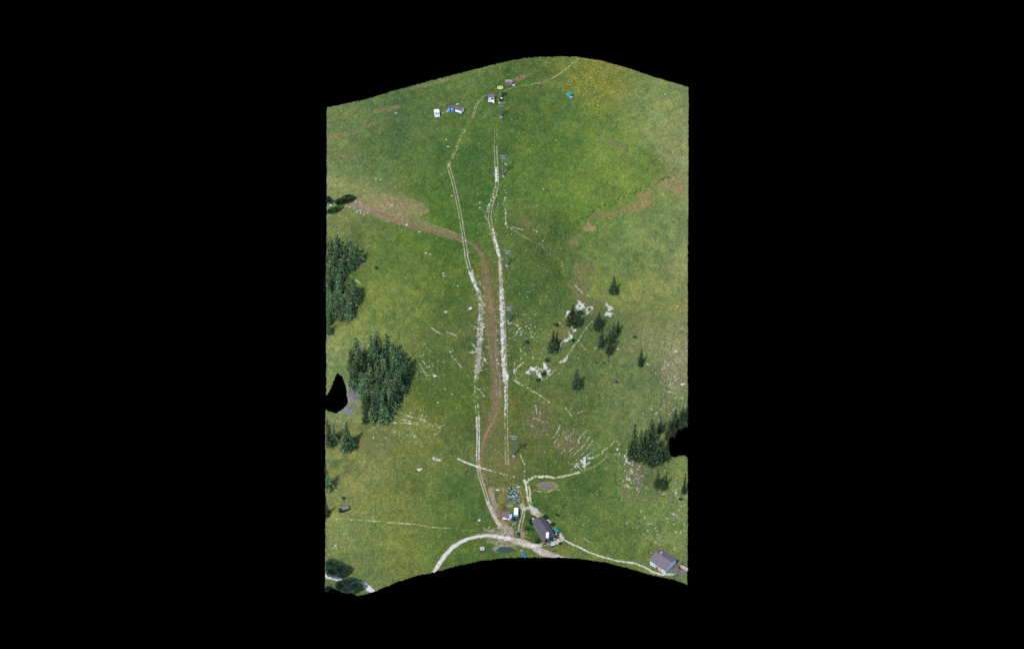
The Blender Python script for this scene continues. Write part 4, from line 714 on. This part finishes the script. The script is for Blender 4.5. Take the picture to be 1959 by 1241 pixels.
for s in (-1,1): r.prism([(0,hh+ri+.04),(s*(Wd/2+.3),hh-.3*k+.04),(s*(Wd/2+.3),hh-.3*k+.2),(0,hh+ri+.22)],-L/2-.3,L/2+.1)
o2=r.build('roof',M_white,t); o2.rotation_euler=(0,0,R(90)); o3=MB().box((-L/2-.05,0,1.0),(.1,1.5,2.2)).build('door',M_blue,t)
# ------------------------------------------------------------------ boulders
def boulder(u,v,sx,sy,sz,label,m=None,rz=0,name='boulder',lift=0):
    import bmesh
    g=ground(u,v); b=bmesh.new(); bmesh.ops.create_icosphere(b,subdivisions=3,radius=1); s=random.uniform(0,90)
    for q in b.verts:
        c=q.co; k=1+.28*math.sin(3*c.x+s)*math.cos(2.6*c.y+s)+.16*math.sin(7*c.z+5*c.x+s)+random.uniform(-.05,.05); q.co=Vector((c.x*sx*k*.72,c.y*sy*k*.72,c.z*sz*k*.8+sz*.3))
    me=bpy.data.meshes.new(name); b.to_mesh(me); b.free(); o=link(name,me,m or M_rock); o.location=g+Vector((0,0,lift)); o.rotation_euler=(R(14),0,R(rz)); return tag(o,label,'rock','loose boulders on the meadow')
for a in [(803,898,2.0,1.3,.7,'large white boulder alone on the lower left meadow'),(900,590,1.3,1.4,.6,'white boulder just left of the speckled wheel track'),(853,597,1.5,.8,.5,'white boulder with yellow growth left of the speckled track'),(832,719,1.7,1.0,.5,'white boulder among stone streaks right of the left-hand stand'),
 (1040,362,.6,.5,.4,'small white boulder alone on the upper right meadow'),(1272,181,.8,.6,.4,'small white boulder near the upper right corner'),(719,343,.9,.6,.4,'left one of two pale boulders above the dirt fan'),(728,345,.8,.5,.35,'right one of two pale boulders above the dirt fan'),(865,375,.9,.6,.35,'small pale boulder left of the left wheel track'),
 (848,523,.9,.6,.4,'upper one of two pale rocks on the left meadow below the track fork'),(849,528,1.1,.5,.35,'lower one of two pale rocks on the left meadow below the track fork'),(876,547,.8,.5,.3,'small pale rock beside yellow growth left of the track'),(815,484,1.,.5,.3,'pale rock on the left meadow below the dirt track'),(823,486,.7,.5,.3,'small pale rock just right of the pale rock below the dirt track'),
 (968,429,.9,.7,.5,'pale rock right of the right wheel track above the third pylon'),(757,217,1.3,.5,.4,'flat pale rock on the brown streak at the upper left'),(854,267,.9,.6,.4,'white rock left of the faint upper track'),(802,444,1.1,.5,.3,'pale rock just below the dirt track'),(778,430,1.2,.8,.3,'grey-white rock on the lower edge of the dirt fan'),(918,398,.7,.6,.4,'upper small white rock left of the right wheel track'),(918,388,.9,.5,.3,'small white rock pair uphill between the wheel tracks'),
 (1139,666,.9,.4,.3,'flat white rock below the close-set spruces'),(1182,668,.9,.5,.3,'flat white rock right of the tall narrow spruce'),(914,628,1.,.6,.3,'pale rock touching the left side of the speckled track'),(865,754,.6,.5,.3,'tiny pale rock on the lower left meadow'),(838,770,.7,.5,.3,'tiny pale rock above the white stone streaks'),(1239,697,.9,.5,.3,'pale rock at the foot of the thin grey-green spruce'),(952,937,1.6,.6,.35,'flat white rock heap left of the orange soil plot'),(992,931,1.1,.6,.35,'flat white rock above the netting mat'),(1306,735,1.6,1.0,.5,'pale rock near the right edge of the lower meadow'),(1292,672,1.2,.7,.4,'pale rock near the right edge level with the thin spruce'),(857,281,1.3,.5,.3,'pale rock below the white rock left of the faint upper track'),(917,995,1.,.8,.4,'pale rock left of the lower track')]:
    boulder(*a[:5],a[5],rz=random.uniform(-25,25))
boulder(967.5,315,1.5,.7,.7,'tan rock slab behind the head of the second pylon',M_tan,-40); boulder(1164,690,.6,.5,.6,'small black rock in the open meadow below the close-set spruces',M_black); boulder(1039,461,1.1,.35,.35,'narrow blue-grey stone at the head of the lush gully',M_lblue,40)
boulder(633,393,1.4,1.0,.6,'pale rock near the left edge behind the long bush',None,30); boulder(630,388,1.2,.8,.6,'pale rock on the left edge next to the small bush',None,30)
for u,vt in [(628,395)]: pass
bpy.context.view_layer.update()
for o in (o1,o2,o3): clip(o)
for o in list(sc.objects):
    if o.type=='MESH' and o.parent and str(o.parent.get('label','')) and str(o.parent.get('label','')).startswith(('blue-grey shack',)): clip(o)
print('done',len(sc.objects),N)
